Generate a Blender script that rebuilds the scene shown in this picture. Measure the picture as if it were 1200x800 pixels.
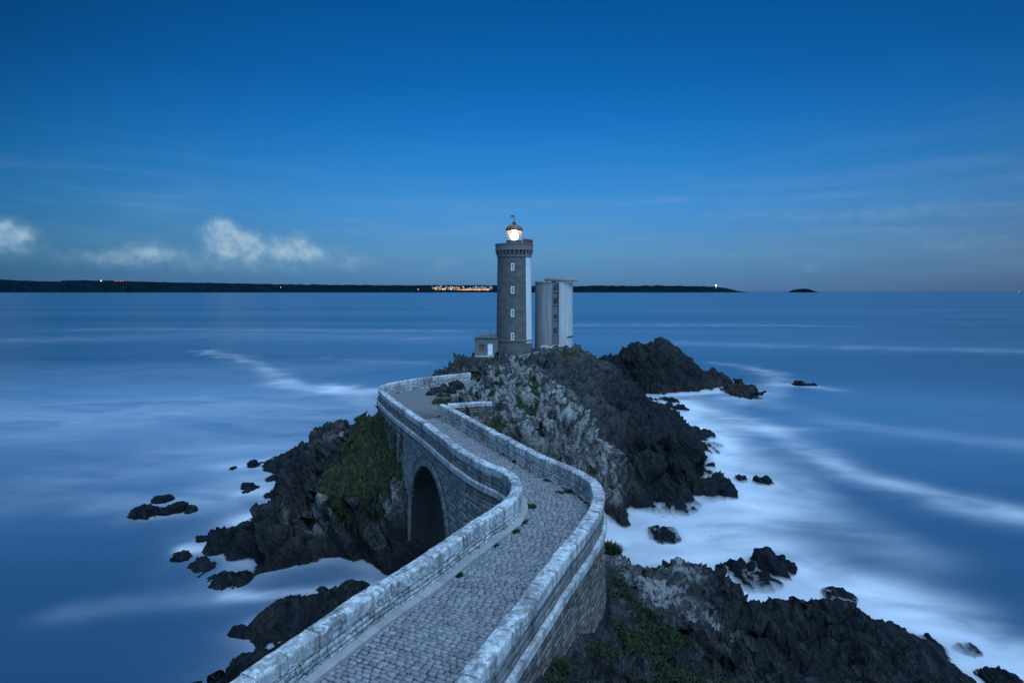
import bpy, bmesh, math, random
import numpy as np
from math import radians, sin, cos, pi, atan, atan2, sqrt

random.seed(7)
RNG = np.random.default_rng(7)
for o in list(bpy.data.objects):
    bpy.data.objects.remove(o)
SC = bpy.context.scene
COL = SC.collection

# ------------------------------------------------------------------ camera
CAM_H = 21.5
FPX = 700.0
PITCH = atan((400 - 340.6) / FPX)
cd = bpy.data.cameras.new('camera')
cd.sensor_width = 36.0
cd.lens = 36.0 * FPX / 1200.0
cd.clip_start = 0.5
cd.clip_end = 90000
cam = bpy.data.objects.new('camera', cd)
cam.location = (0, 0, CAM_H)
cam.rotation_euler = (pi / 2 - PITCH, 0, 0)
COL.objects.link(cam)
SC.camera = cam

# ------------------------------------------------------------------ view, world, sun
SC.view_settings.view_transform = 'Standard'
SC.view_settings.look = 'None'
SC.view_settings.exposure = 0.0
SC.view_settings.gamma = 1.0
SC.view_settings.use_curve_mapping = False
SC.render.engine = 'CYCLES'
SC.cycles.max_bounces = 5
SC.cycles.diffuse_bounces = 3
SC.cycles.transparent_max_bounces = 12
SC.cycles.use_denoising = True
SC.cycles.volume_bounces = 3

SUN_AZ = radians(152)      # clockwise from +Y : the last glow is behind the camera, to its right
SUN_EL = radians(60)
sl = bpy.data.lights.new('sun', 'SUN')
sl.energy = 2.25
sl.angle = radians(42)
sl.color = (0.53, 0.73, 0.98)
sun = bpy.data.objects.new('sun', sl)
sun.rotation_euler = (pi / 2 - SUN_EL, 0, pi - SUN_AZ)
sun.location = (20, -60, 80)
COL.objects.link(sun)


class NT:
    """short wrapper for building node trees"""
    def __init__(self, tree):
        self.t = tree
        tree.nodes.clear()

    def n(self, typ, props=None, **inp):
        nd = self.t.nodes.new(typ)
        for k, v in (props or {}).items():
            setattr(nd, k, v)
        for k, v in inp.items():
            k = k.replace('_', ' ') if k not in nd.inputs else k
            self.set(nd.inputs[int(k[1:])] if k[0] == 'i' and k[1:].isdigit() else nd.inputs[k], v)
        return nd

    def set(self, sock, v):
        if isinstance(v, bpy.types.NodeSocket):
            self.t.links.new(v, sock)
        elif isinstance(v, bpy.types.Node):
            self.t.links.new(v.outputs[0], sock)
        else:
            if hasattr(sock.default_value, '__len__') and not hasattr(v, '__len__'):
                v = [v] * len(sock.default_value)
            if hasattr(sock.default_value, '__len__') and len(sock.default_value) == 4 and len(v) == 3:
                v = (*v, 1.0)
            sock.default_value = v

    def m(self, op, a, b=None, c=None, clamp=False):
        nd = self.t.nodes.new('ShaderNodeMath')
        nd.operation = op
        nd.use_clamp = clamp
        for i, v in enumerate((a, b, c)):
            if v is not None:
                self.set(nd.inputs[i], v)
        return nd.outputs[0]

    def mix(self, f, a, b, blend='MIX'):
        nd = self.t.nodes.new('ShaderNodeMix')
        nd.data_type = 'RGBA'
        nd.blend_type = blend
        nd.clamp_factor = True
        self.set(nd.inputs[0], f)
        self.set(nd.inputs[6], a)
        self.set(nd.inputs[7], b)
        return nd.outputs[2]

    def ramp(self, f, stops, interp='LINEAR'):
        nd = self.t.nodes.new('ShaderNodeValToRGB')
        cr = nd.color_ramp
        cr.interpolation = interp
        while len(cr.elements) < len(stops):
            cr.elements.new(0.5)
        for e, (p, c) in zip(cr.elements, stops):
            e.position = p
            e.color = (c, c, c, 1) if not hasattr(c, '__len__') else (*c, 1)
        self.set(nd.inputs[0], f)
        return nd.outputs[0]

    def noise(self, vec, scale, detail=4, rough=0.55, dist=0.0):
        nd = self.n('ShaderNodeTexNoise', Scale=scale, Detail=detail, Roughness=rough, Distortion=dist)
        if vec is not None:
            self.set(nd.inputs['Vector'], vec)
        return nd.outputs[0]

    def attr(self, name):
        return self.n('ShaderNodeAttribute', {'attribute_name': name}).outputs['Fac']

    def vmul(self, v, s):
        nd = self.n('ShaderNodeVectorMath', {'operation': 'MULTIPLY'})
        self.set(nd.inputs[0], v)
        nd.inputs[1].default_value = s
        return nd.outputs[0]


def srgb(r, g, b):
    f = lambda c: (c / 255 / 12.92) if c / 255 <= 0.04045 else ((c / 255 + 0.055) / 1.055) ** 2.4
    return (f(r), f(g), f(b))


world = bpy.data.worlds.new('World')
SC.world = world
world.use_nodes = True


def build_world():
    w = NT(world.node_tree)
    d = w.n('ShaderNodeTexCoord').outputs['Generated']
    sep = w.n('ShaderNodeSeparateXYZ', Vector=d)
    x, y, z = sep.outputs
    elev = w.m('MULTIPLY', w.m('ARCSINE', z), 180 / pi)
    azim = w.m('MULTIPLY', w.m('ARCTAN2', x, y), 180 / pi)
    f = w.m('DIVIDE', elev, 60, clamp=True)
    sky = w.ramp(f, [(0.0, srgb(80, 118, 163)), (0.02, srgb(82, 127, 174)), (0.055, srgb(88, 139, 187)),
                     (0.12, srgb(70, 138, 203)), (0.185, srgb(42, 124, 196)), (0.247, srgb(24, 108, 184)), (0.305, srgb(11, 93, 166)), (0.415, srgb(2, 74, 138)),
                     (0.62, srgb(2, 54, 112)), (1.0, srgb(3, 44, 96))])
    # lens vignette put into the sky colour: deeper blue away from the middle
    side = w.m('POWER', w.m('MINIMUM', w.m('DIVIDE', w.m('ABSOLUTE', w.m('SUBTRACT', azim, 3)), 44), 1.0), 2.0)
    left = w.m('LESS_THAN', azim, 3.0)
    edge = w.mix(left, (0.85, 0.56, 0.54), w.mix(w.m('DIVIDE', elev, 24, clamp=True), (0.45, 0.56, 0.62), (0.05, 0.24, 0.27)))
    sky = w.mix(1.0, sky, w.mix(side, (1, 1, 1), edge), 'MULTIPLY')
    # clouds: soft heaps near the horizon on the left, thin veils elsewhere
    vec = w.n('ShaderNodeCombineXYZ', X=azim, Y=elev, Z=0.0).outputs[0]
    warp = w.noise(vec, 0.5, 4, 0.6)
    wx = w.m('MULTIPLY', w.m('SUBTRACT', warp, 0.5), 1.7)
    warp2 = w.noise(w.n('ShaderNodeVectorMath', {'operation': 'ADD'}, i0=vec, i1=(31.0, 7.0, 3.0)).outputs[0], 0.6, 4, 0.6)
    wy = w.m('MULTIPLY', w.m('SUBTRACT', warp2, 0.5), 1.5)
    ax = w.m('ADD', azim, wx)
    ey = w.m('ADD', elev, wy)
    total = None
    heaps = [(-25.8, 5.3, 1.0, 0.8, 0.55), (-25.2, 4.2, 1.6, 1.0, 0.75), (-23.9, 4.0, 1.2, 0.9, 0.6),
             (-20.2, 3.9, 2.2, 1.0, 0.55), (-18.2, 3.4, 2.4, 0.6, 0.25), (-39.9, 4.0, 1.6, 1.1, 0.55), (-41.5, 3.8, 1.4, 1.0, 0.4),
             (-30.8, 3.2, 2.0, 0.8, 0.28), (-34.0, 2.6, 3.0, 0.6, 0.18), (-6.2, 2.6, 1.6, 0.8, 0.16), (-14.5, 2.6, 2.0, 0.7, 0.16),
             (26.5, 1.9, 1.4, 0.5, 0.18), (31.0, 6.2, 9.0, 0.7, 0.20), (38.0, 3.6, 7.0, 0.9, 0.16), (15.0, 8.2, 2.6, 0.4, 0.15), (-25.0, 2.4, 12.0, 1.0, 0.22)]
    for (ca, ce, ra, re_, k) in heaps:
        q = w.m('ADD', w.m('POWER', w.m('DIVIDE', w.m('SUBTRACT', ax, ca), ra), 2.0),
                w.m('POWER', w.m('DIVIDE', w.m('SUBTRACT', ey, ce), re_), 2.0))
        g = w.m('MULTIPLY', w.m('EXPONENT', w.m('MULTIPLY', q, -0.9)), k)
        total = g if total is None else w.m('ADD', total, g)
    fine = w.noise(vec, 1.1, 3, 0.5)
    heap = w.ramp(w.m('MULTIPLY', total, w.m('MULTIPLY_ADD', fine, 1.2, 0.62)), [(0.10, 0.0), (0.30, 0.22), (0.62, 1.0)])
    veil_v = w.n('ShaderNodeCombineXYZ', X=w.m('MULTIPLY', azim, 0.09), Y=w.m('MULTIPLY', elev, 0.8), Z=4.0).outputs[0]
    veil = w.ramp(w.noise(veil_v, 1.0, 5, 0.55, 0.4), [(0.47, 0.0), (0.72, 1.0)])
    band = w.m('EXPONENT', w.m('MULTIPLY', w.m('POWER', w.m('DIVIDE', w.m('SUBTRACT', elev, 6.0), 4.6), 2.0), -1.0))
    veil = w.m('MULTIPLY', w.m('MULTIPLY', veil, band), w.m('MULTIPLY_ADD', w.m('GREATER_THAN', azim, 8.0), 0.06, 0.22))
    sky = w.mix(veil, sky, srgb(118, 152, 196))
    puff = w.noise(w.n('ShaderNodeVectorMath', {'operation': 'ADD'}, i0=vec, i1=(5.0, 0.6, 9.0)).outputs[0], 0.9, 4, 0.6)
    sky = w.mix(w.m('MULTIPLY', heap, 0.85), sky, w.mix(w.ramp(puff, [(0.35, 0.0), (0.65, 1.0)]), srgb(118, 152, 190), srgb(160, 186, 208)))
    # last glow of the day behind the camera and high up
    gd = (sin(SUN_AZ) * cos(SUN_EL), cos(SUN_AZ) * cos(SUN_EL), sin(SUN_EL))
    dot = w.n('ShaderNodeVectorMath', {'operation': 'DOT_PRODUCT'}, i0=d, i1=gd).outputs['Value']
    glow = w.ramp(w.m('MULTIPLY_ADD', dot, 0.5, 0.5), [(0.60, 0.0), (0.82, 0.55), (1.0, 1.0)], 'EASE')
    sky = w.mix(glow, sky, (0.46, 1.00, 1.85))
    nish = w.n('ShaderNodeTexSky', {'sky_type': 'NISHITA', 'sun_disc': False, 'sun_elevation': radians(2.0),
                                    'sun_rotation': SUN_AZ, 'altitude': 20})
    b1 = w.n('ShaderNodeBackground', Color=sky, Strength=1.0)
    b2 = w.n('ShaderNodeBackground', Color=w.mix(1.0, nish.outputs[0], (0.03, 0.35, 1.0), 'MULTIPLY'), Strength=0.05)
    add = w.n('ShaderNodeAddShader', i0=b1.outputs[0], i1=b2.outputs[0])
    w.n('ShaderNodeOutputWorld', Surface=add.outputs[0])


build_world()

# ------------------------------------------------------------------ survey helpers: photo pixel -> place
CP, SP = cos(PITCH), sin(PITCH)


def ray(u, v):
    a = (u - 600) / FPX
    b = (400 - v) / FPX
    return a, CP + b * SP, -SP + b * CP


def at_z(u, v, z=0.0):
    a, b, c = ray(u, v)
    k = (z - CAM_H) / c
    return (a * k, b * k)


def at_d(u, v, d):
    a, b, c = ray(u, v)
    k = d / b
    return (a * k, d, CAM_H + c * k)


def zat(v, d):
    return at_d(600, v, d)[2]


# ------------------------------------------------------------------ numeric noise
PERM = RNG.permutation(256).astype(np.int64)
GRAD = RNG.normal(size=(256, 3))
GRAD /= np.linalg.norm(GRAD, axis=1)[:, None]


def hsh(ix, iy, iz):
    return PERM[(PERM[(PERM[ix & 255] + iy) & 255] + iz) & 255]


def perlin(p):
    i = np.floor(p).astype(np.int64)
    f = p - i
    w = f * f * f * (f * (f * 6 - 15) + 10)
    r = 0
    for dx in (0, 1):
        wx = w[:, 0] if dx else 1 - w[:, 0]
        for dy in (0, 1):
            wy = w[:, 1] if dy else 1 - w[:, 1]
            for dz in (0, 1):
                wz = w[:, 2] if dz else 1 - w[:, 2]
                g = GRAD[hsh(i[:, 0] + dx, i[:, 1] + dy, i[:, 2] + dz)]
                r = r + wx * wy * wz * (g[:, 0] * (f[:, 0] - dx) + g[:, 1] * (f[:, 1] - dy) + g[:, 2] * (f[:, 2] - dz))
    return r * 1.6


def fbm(p, octs=4, gain=0.5, lac=2.03, ridged=False):
    a, s, r = 1.0, 0.0, 0
    for k in range(octs):
        n = perlin(p + 17.3 * k)
        if ridged:
            n = 1 - 2 * np.abs(n)
        r = r + a * n
        s += a
        a *= gain
        p = p * lac
    return r / s


R1 = RNG.random(256)
R2 = RNG.random(256)
R3 = RNG.random(256)
R4 = RNG.random(256)


def worley(p):
    i = np.floor(p).astype(np.int64)
    f1 = np.full(len(p), 9.0)
    f2 = np.full(len(p), 9.0)
    cid = np.zeros(len(p))
    fac = np.zeros(len(p))
    for dx in (-1, 0, 1):
        for dy in (-1, 0, 1):
            for dz in (-1, 0, 1):
                c = i + np.array([dx, dy, dz])
                h = hsh(c[:, 0], c[:, 1], c[:, 2])
                q = c + np.stack([R1[h], R2[h], R3[h]], 1) - p
                d = np.sqrt((q * q).sum(1))
                near = d < f1
                f2 = np.where(near, f1, np.minimum(f2, d))
                cid = np.where(near, R4[h], cid)
                fac = np.where(near, (GRAD[(h * 7 + 3) & 255] * q).sum(1), fac)
                f1 = np.where(near, d, f1)
    return f1, f2, cid, fac


def sstep(a, b, x):
    t = np.clip((x - a) / (b - a), 0, 1)
    return t * t * (3 - 2 * t)


def inside(poly, x, y):
    poly = np.asarray(poly)
    r = np.zeros(len(x), bool)
    j = len(poly) - 1
    for i in range(len(poly)):
        xi, yi = poly[i]
        xj, yj = poly[j]
        c = ((yi > y) != (yj > y)) & (x < (xj - xi) * (y - yi) / (yj - yi + 1e-12) + xi)
        r ^= c
        j = i
    return r


# ------------------------------------------------------------------ object helpers
def tag(o, label=None, cat=None, group=None, kind=None):
    if label: o['label'] = label
    if cat: o['category'] = cat
    if group: o['group'] = group
    if kind: o['kind'] = kind
    return o


def empty(name, loc, label=None, cat=None, group=None):
    o = bpy.data.objects.new(name, None)
    o.location = loc
    o.empty_display_size = 0.3
    COL.objects.link(o)
    return tag(o, label, cat, group)


def world_loc(o):
    v = np.zeros(3)
    while o is not None:
        v += np.array(o.location)
        o = o.parent
    return v


def obj(name, verts, faces, mats, parent=None, smooth=False, attrs=None, midx=None, uv=None, origin=None):
    """one mesh object; verts are world coordinates"""
    me = bpy.data.meshes.new(name)
    v = np.asarray(verts, float)
    base = world_loc(parent) if parent is not None else np.zeros(3)
    org = np.zeros(3) if parent is not None or origin is None else np.asarray(origin, float)
    v = v - base - org
    if isinstance(faces, np.ndarray) and faces.ndim == 2:
        nf, k = faces.shape
        me.vertices.add(len(v))
        me.vertices.foreach_set('co', v.astype(np.float32).ravel())
        me.loops.add(nf * k)
        me.loops.foreach_set('vertex_index', faces.astype(np.int32).ravel())
        me.polygons.add(nf)
        me.polygons.foreach_set('loop_start', np.arange(0, nf * k, k, dtype=np.int32))
        me.update(calc_edges=True)
    else:
        me.from_pydata([tuple(q) for q in v], [], [tuple(int(i) for i in f) for f in faces])
    for mt in (mats if isinstance(mats, (list, tuple)) else [mats]):
        me.materials.append(mt)
    if smooth:
        me.polygons.foreach_set('use_smooth', np.ones(len(me.polygons), bool))
    if midx is not None:
        me.polygons.foreach_set('material_index', np.asarray(midx, np.int32))
    for k, a in (attrs or {}).items():
        at = me.attributes.new(k, 'FLOAT', 'POINT')
        at.data.foreach_set('value', np.asarray(a, np.float32))
    if uv is not None:
        ul = me.uv_layers.new(name='UVMap')
        li = np.zeros(len(me.loops), np.int32)
        me.loops.foreach_get('vertex_index', li)
        ul.data.foreach_set('uv', np.asarray(uv, np.float32)[li].ravel())
    me.validate()
    me.update()
    o = bpy.data.objects.new(name, me)
    o.location = org
    COL.objects.link(o)
    if parent is not None:
        o.parent = parent
    return o


class MB:
    """collects shapes into one mesh"""
    def __init__(self):
        self.v, self.f, self.t, self.mi = [], [], [], []

    def add(self, verts, faces, tone=0.5, mi=0):
        b = len(self.v)
        self.v += [tuple(map(float, q)) for q in verts]
        self.f += [tuple(i + b for i in f) for f in faces]
        self.t += [tone] * len(verts)
        self.mi += [mi] * len(faces)

    def box(self, x0, x1, y0, y1, z0, z1, rot=0.0, piv=None, tone=0.5, bevel=0.0, mi=0):
        bm = bmesh.new()
        bmesh.ops.create_cube(bm, size=1)
        for w in bm.verts:
            w.co = ((x0 + x1) / 2 + w.co.x * (x1 - x0), (y0 + y1) / 2 + w.co.y * (y1 - y0), (z0 + z1) / 2 + w.co.z * (z1 - z0))
        if bevel:
            bmesh.ops.bevel(bm, geom=bm.edges[:], offset=bevel, segments=1, affect='EDGES')
        bm.verts.index_update()
        vs = [w.co[:] for w in bm.verts]
        if rot:
            px, py = piv or ((x0 + x1) / 2, (y0 + y1) / 2)
            c, s = cos(rot), sin(rot)
            vs = [(px + (a - px) * c - (b - py) * s, py + (a - px) * s + (b - py) * c, q) for a, b, q in vs]
        self.add(vs, [[w.index for w in f.verts] for f in bm.faces], tone, mi)
        bm.free()

    def lathe(self, cx, cy, prof, n=48, a0=0.0, a1=2 * pi, tone=0.5, cap=True, mi=0):
        full = abs(a1 - a0 - 2 * pi) < 1e-6
        m = n if full else n + 1
        vs, fs = [], []
        for (r, z) in prof:
            for k in range(m):
                a = a0 + (a1 - a0) * k / n
                vs.append((cx + r * sin(a), cy - r * cos(a), z))
        for j in range(len(prof) - 1):
            for k in range(n):
                k2 = (k + 1) % m
                fs.append((j * m + k, j * m + k2, (j + 1) * m + k2, (j + 1) * m + k))
        if cap and full:
            fs.append(tuple(range(m))[::-1])
            fs.append(tuple(range((len(prof) - 1) * m, len(prof) * m)))
        self.add(vs, fs, tone, mi)

    def tube(self, p, q, r, n=8, r2=None, tone=0.5):
        p, q = np.array(p, float), np.array(q, float)
        d = q - p
        d /= np.linalg.norm(d)
        a = np.cross(d, (0.3, 0.5, 0.81))
        a /= np.linalg.norm(a)
        b = np.cross(d, a)
        r2 = r if r2 is None else r2
        vs = []
        for c, rr in ((p, r), (q, r2)):
            for k in range(n):
                t = 2 * pi * k / n
                vs.append(c + rr * (cos(t) * a + sin(t) * b))
        fs = [(k, (k + 1) % n, n + (k + 1) % n, n + k) for k in range(n)] + [tuple(range(n))[::-1], tuple(range(n, 2 * n))]
        self.add(vs, fs, tone)

    def build(self, name, mats, parent=None, smooth=False, origin=None):
        return obj(name, self.v, self.f, mats, parent, smooth, {'tone': self.t}, self.mi, origin=origin)


# ------------------------------------------------------------------ materials
def new_mat(name):
    m = bpy.data.materials.new(name)
    m.use_nodes = True
    return m, NT(m.node_tree)


def pos(n):
    return n.n('ShaderNodeNewGeometry').outputs['Position']


def finish(n, col, rough=0.85, bump=None, strength=0.5, dist=0.05, spec=0.3, **kw):
    p = n.n('ShaderNodeBsdfPrincipled')
    n.set(p.inputs['Base Color'], col)
    n.set(p.inputs['Roughness'], rough)
    n.set(p.inputs['Specular IOR Level'], spec)
    for k, v in kw.items():
        n.set(p.inputs[k.replace('_', ' ')], v)
    if bump is not None:
        b = n.n('ShaderNodeBump', Strength=strength, Distance=dist, Height=bump)
        n.set(p.inputs['Normal'], b.outputs[0])
    n.n('ShaderNodeOutputMaterial', Surface=p.outputs[0])
    return p


def stone_mat(name, base, tint2, mortar, lichen=0.4, lichen_col=(0.52, 0.53, 0.52), streak=0.3, var=0.5, fine=14.0,
              stain=(0.03, 0.032, 0.03)):
    """weathered granite: tone attribute gives each stone its shade, < 0 is mortar"""
    m, n = new_mat(name)
    p = pos(n)
    tone = n.attr('tone')
    big = n.noise(p, 0.55, 5, 0.6)
    mid = n.noise(p, 3.2, 5, 0.62)
    fin = n.noise(p, fine, 4, 0.7)
    col = n.mix(n.m('MULTIPLY_ADD', mid, 1.6, -0.3, clamp=True), base, tint2)
    sh = n.m('MULTIPLY_ADD', tone, 2 * var, 1 - var)
    col = n.mix(1.0, col, n.n('ShaderNodeCombineColor', Red=sh, Green=sh, Blue=sh).outputs[0], 'MULTIPLY')
    col = n.mix(n.m('LESS_THAN', tone, 0.0), col, mortar)
    li = n.ramp(n.m('ADD', n.m('MULTIPLY', fin, 0.62), n.m('MULTIPLY', big, 0.45)),
                [(0.60 - 0.16 * lichen, 0.0), (0.68 - 0.16 * lichen, 1.0)])
    col = n.mix(n.m('MULTIPLY', li, min(1.0, lichen * 1.5)), col, lichen_col)
    sv = n.noise(n.vmul(p, (1.6, 1.6, 0.16)), 1.6, 4, 0.6)
    col = n.mix(n.m('MULTIPLY', n.ramp(sv, [(0.48, 0.0), (0.66, 1.0)]), streak), col, stain)
    h = n.m('ADD', n.m('MULTIPLY', fin, 0.5), mid)
    finish(n, col, 0.9, h, 0.55, 0.05, 0.25)
    return m


M = {}
M['coping'] = stone_mat('granite_coping', (0.20, 0.20, 0.20), (0.34, 0.34, 0.335), (0.08, 0.08, 0.08), 0.6, (0.58, 0.59, 0.58), 0.6, 0.34, 6.0, (0.06, 0.062, 0.06))
M['parapet'] = stone_mat('parapet_rubble', (0.22, 0.22, 0.22), (0.36, 0.36, 0.35), (0.045, 0.045, 0.044), 0.55, (0.56, 0.57, 0.56), 0.35, 0.5, 11.0)
M['wall'] = stone_mat('bridge_masonry', (0.16, 0.157, 0.15), (0.24, 0.234, 0.225), (0.12, 0.12, 0.117), 0.12, (0.5, 0.5, 0.49), 0.45, 0.3, 9.0)
M['wall_brown'] = stone_mat('abutment_masonry', (0.10, 0.085, 0.073), (0.17, 0.15, 0.132), (0.045, 0.042, 0.039), 0.1, (0.42, 0.42, 0.4), 0.5, 0.45, 9.0)
M['cobble'] = stone_mat('cobble_setts', (0.15, 0.152, 0.155), (0.25, 0.25, 0.255), (0.035, 0.035, 0.034), 0.1, (0.36, 0.37, 0.38), 0.0, 0.24, 20.0)
M['outer'] = stone_mat('parapet_outer_granite', (0.13, 0.13, 0.127), (0.21, 0.208, 0.2), (0.08, 0.08, 0.078), 0.15, (0.4, 0.4, 0.39), 0.55, 0.25, 9.0)
M['vault'] = stone_mat('shaded_vault_masonry', (0.022, 0.021, 0.020), (0.045, 0.043, 0.040), (0.04, 0.04, 0.04), 0.05, (0.2, 0.2, 0.2), 0.6, 0.3, 6.0)  # stone colour darkened to carry the shade under the arch
M['dressed'] = stone_mat('dressed_granite', (0.15, 0.148, 0.144), (0.22, 0.218, 0.212), (0.09, 0.09, 0.09), 0.2, (0.42, 0.42, 0.42), 0.5, 0.25, 7.0)
M['kerb'] = stone_mat('kerb_granite', (0.24, 0.24, 0.24), (0.33, 0.33, 0.33), (0.08, 0.08, 0.08), 0.2, (0.5, 0.5, 0.5), 0.1, 0.15, 14.0)
M['ledge'] = stone_mat('ledge_granite', (0.30, 0.30, 0.295), (0.42, 0.42, 0.41), (0.10, 0.10, 0.10), 0.5, (0.62, 0.63, 0.62), 0.55, 0.15, 7.0)


def plain_mat(name, col, rough=0.6, var=0.25, scale=4.0, metallic=0.0, bump=0.2, spec=0.4):
    m, n = new_mat(name)
    p = pos(n)
    a = n.noise(p, scale, 5, 0.6)
    c = n.mix(a, tuple(q * (1 - var) for q in col), tuple(min(1, q * (1 + var)) for q in col))
    finish(n, c, rough, a, bump, 0.02, spec, Metallic=metallic)
    return m


M['white'] = plain_mat('white_paint', (0.78, 0.78, 0.77), 0.6, 0.06, 1.5)
M['dark'] = plain_mat('dark_recess', (0.03, 0.032, 0.035), 0.6)
M['glass_dark'] = plain_mat('window_glass', (0.03, 0.04, 0.05), 0.15, 0.1, 3.0, 0.0, 0.02, 0.6)
M['red'] = plain_mat('red_paint', (0.20, 0.035, 0.025), 0.5)
M['copper'] = plain_mat('oxide_red_roof', (0.17, 0.08, 0.06), 0.5)
M['iron'] = plain_mat('dark_iron', (0.05, 0.05, 0.055), 0.5, 0.2, 6, 0.5)
M['wood'] = plain_mat('weathered_wood', (0.16, 0.12, 0.10), 0.8)
M['felt'] = plain_mat('roof_felt', (0.13, 0.135, 0.14), 0.9)


def tower_mat():
    m, n = new_mat('granite_tower')
    uv = n.n('ShaderNodeUVMap').outputs[0]
    br = n.n('ShaderNodeTexBrick', {'offset': 0.5}, Vector=uv, Color1=(0.115, 0.11, 0.10), Color2=(0.17, 0.162, 0.15), Mortar=(0.075, 0.073, 0.07),
             Scale=1.0)
    br.inputs['Mortar Size'].default_value = 0.018
    br.inputs['Brick Width'].default_value = 0.85
    br.inputs['Row Height'].default_value = 0.36
    p = pos(n)
    a = n.noise(p, 0.8, 6, 0.65)
    c = n.mix(0.8, br.outputs['Color'], n.ramp(a, [(0.25, 0.55), (0.75, 1.15)]), 'MULTIPLY')
    sv = n.noise(n.vmul(p, (1.2, 1.2, 0.12)), 1.5, 4, 0.6)
    c = n.mix(n.m('MULTIPLY', n.ramp(sv, [(0.45, 0.0), (0.75, 1.0)]), 0.35), c, (0.07, 0.07, 0.065))
    h = n.m('SUBTRACT', n.noise(p, 5, 4, 0.6), n.m('MULTIPLY', br.outputs['Fac'], 0.8))
    finish(n, c, 0.9, h, 0.5, 0.05)
    return m


M['tower'] = tower_mat()


def concrete_mat():
    m, n = new_mat('stained_concrete')
    p = pos(n)
    tone = n.attr('tone')
    a = n.noise(p, 0.6, 5, 0.6)
    s = n.noise(n.vmul(p, (1.5, 1.5, 0.07)), 1.7, 5, 0.65)
    c = n.mix(a, (0.40, 0.40, 0.385), (0.55, 0.55, 0.535))
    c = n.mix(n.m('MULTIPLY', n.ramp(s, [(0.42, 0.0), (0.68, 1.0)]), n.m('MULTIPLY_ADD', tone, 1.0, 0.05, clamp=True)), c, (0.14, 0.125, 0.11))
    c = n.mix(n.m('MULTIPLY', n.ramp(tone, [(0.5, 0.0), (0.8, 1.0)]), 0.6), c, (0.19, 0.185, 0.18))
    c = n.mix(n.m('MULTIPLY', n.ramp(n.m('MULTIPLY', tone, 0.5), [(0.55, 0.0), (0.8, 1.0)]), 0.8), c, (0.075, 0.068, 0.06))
    finish(n, c, 0.9, n.m('ADD', a, s), 0.3, 0.05)
    return m


M['concrete'] = concrete_mat()


def emit_mat(name, col, strength):
    m, n = new_mat(name)
    e = n.n('ShaderNodeEmission', Color=col, Strength=strength)
    n.n('ShaderNodeOutputMaterial', Surface=e.outputs[0])
    return m


M['lamp'] = emit_mat('lamp_light', (1.0, 0.78, 0.42), 9.0)
M['town_lamp'] = emit_mat('sodium_light', (1.0, 0.44, 0.13), 1.9)
M['white_lamp'] = emit_mat('pale_light', (1.0, 0.72, 0.42), 1.8)
M['red_lamp'] = emit_mat('red_light', (1.0, 0.22, 0.14), 1.6)


def glass_mat():
    m, n = new_mat('lantern_glass')
    tr = n.n('ShaderNodeBsdfTransparent', Color=(0.96, 0.97, 0.96))
    gl = n.n('ShaderNodeBsdfGlossy', Roughness=0.03)
    dz = n.n('ShaderNodeBsdfTranslucent', Color=(0.9, 0.88, 0.8))
    m0 = n.n('ShaderNodeMixShader', i0=0.05, i1=tr.outputs[0], i2=dz.outputs[0])
    mx = n.n('ShaderNodeMixShader', i0=0.06, i1=m0.outputs[0], i2=gl.outputs[0])
    n.n('ShaderNodeOutputMaterial', Surface=mx.outputs[0])
    return m


M['lantern_glass'] = glass_mat()


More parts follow.
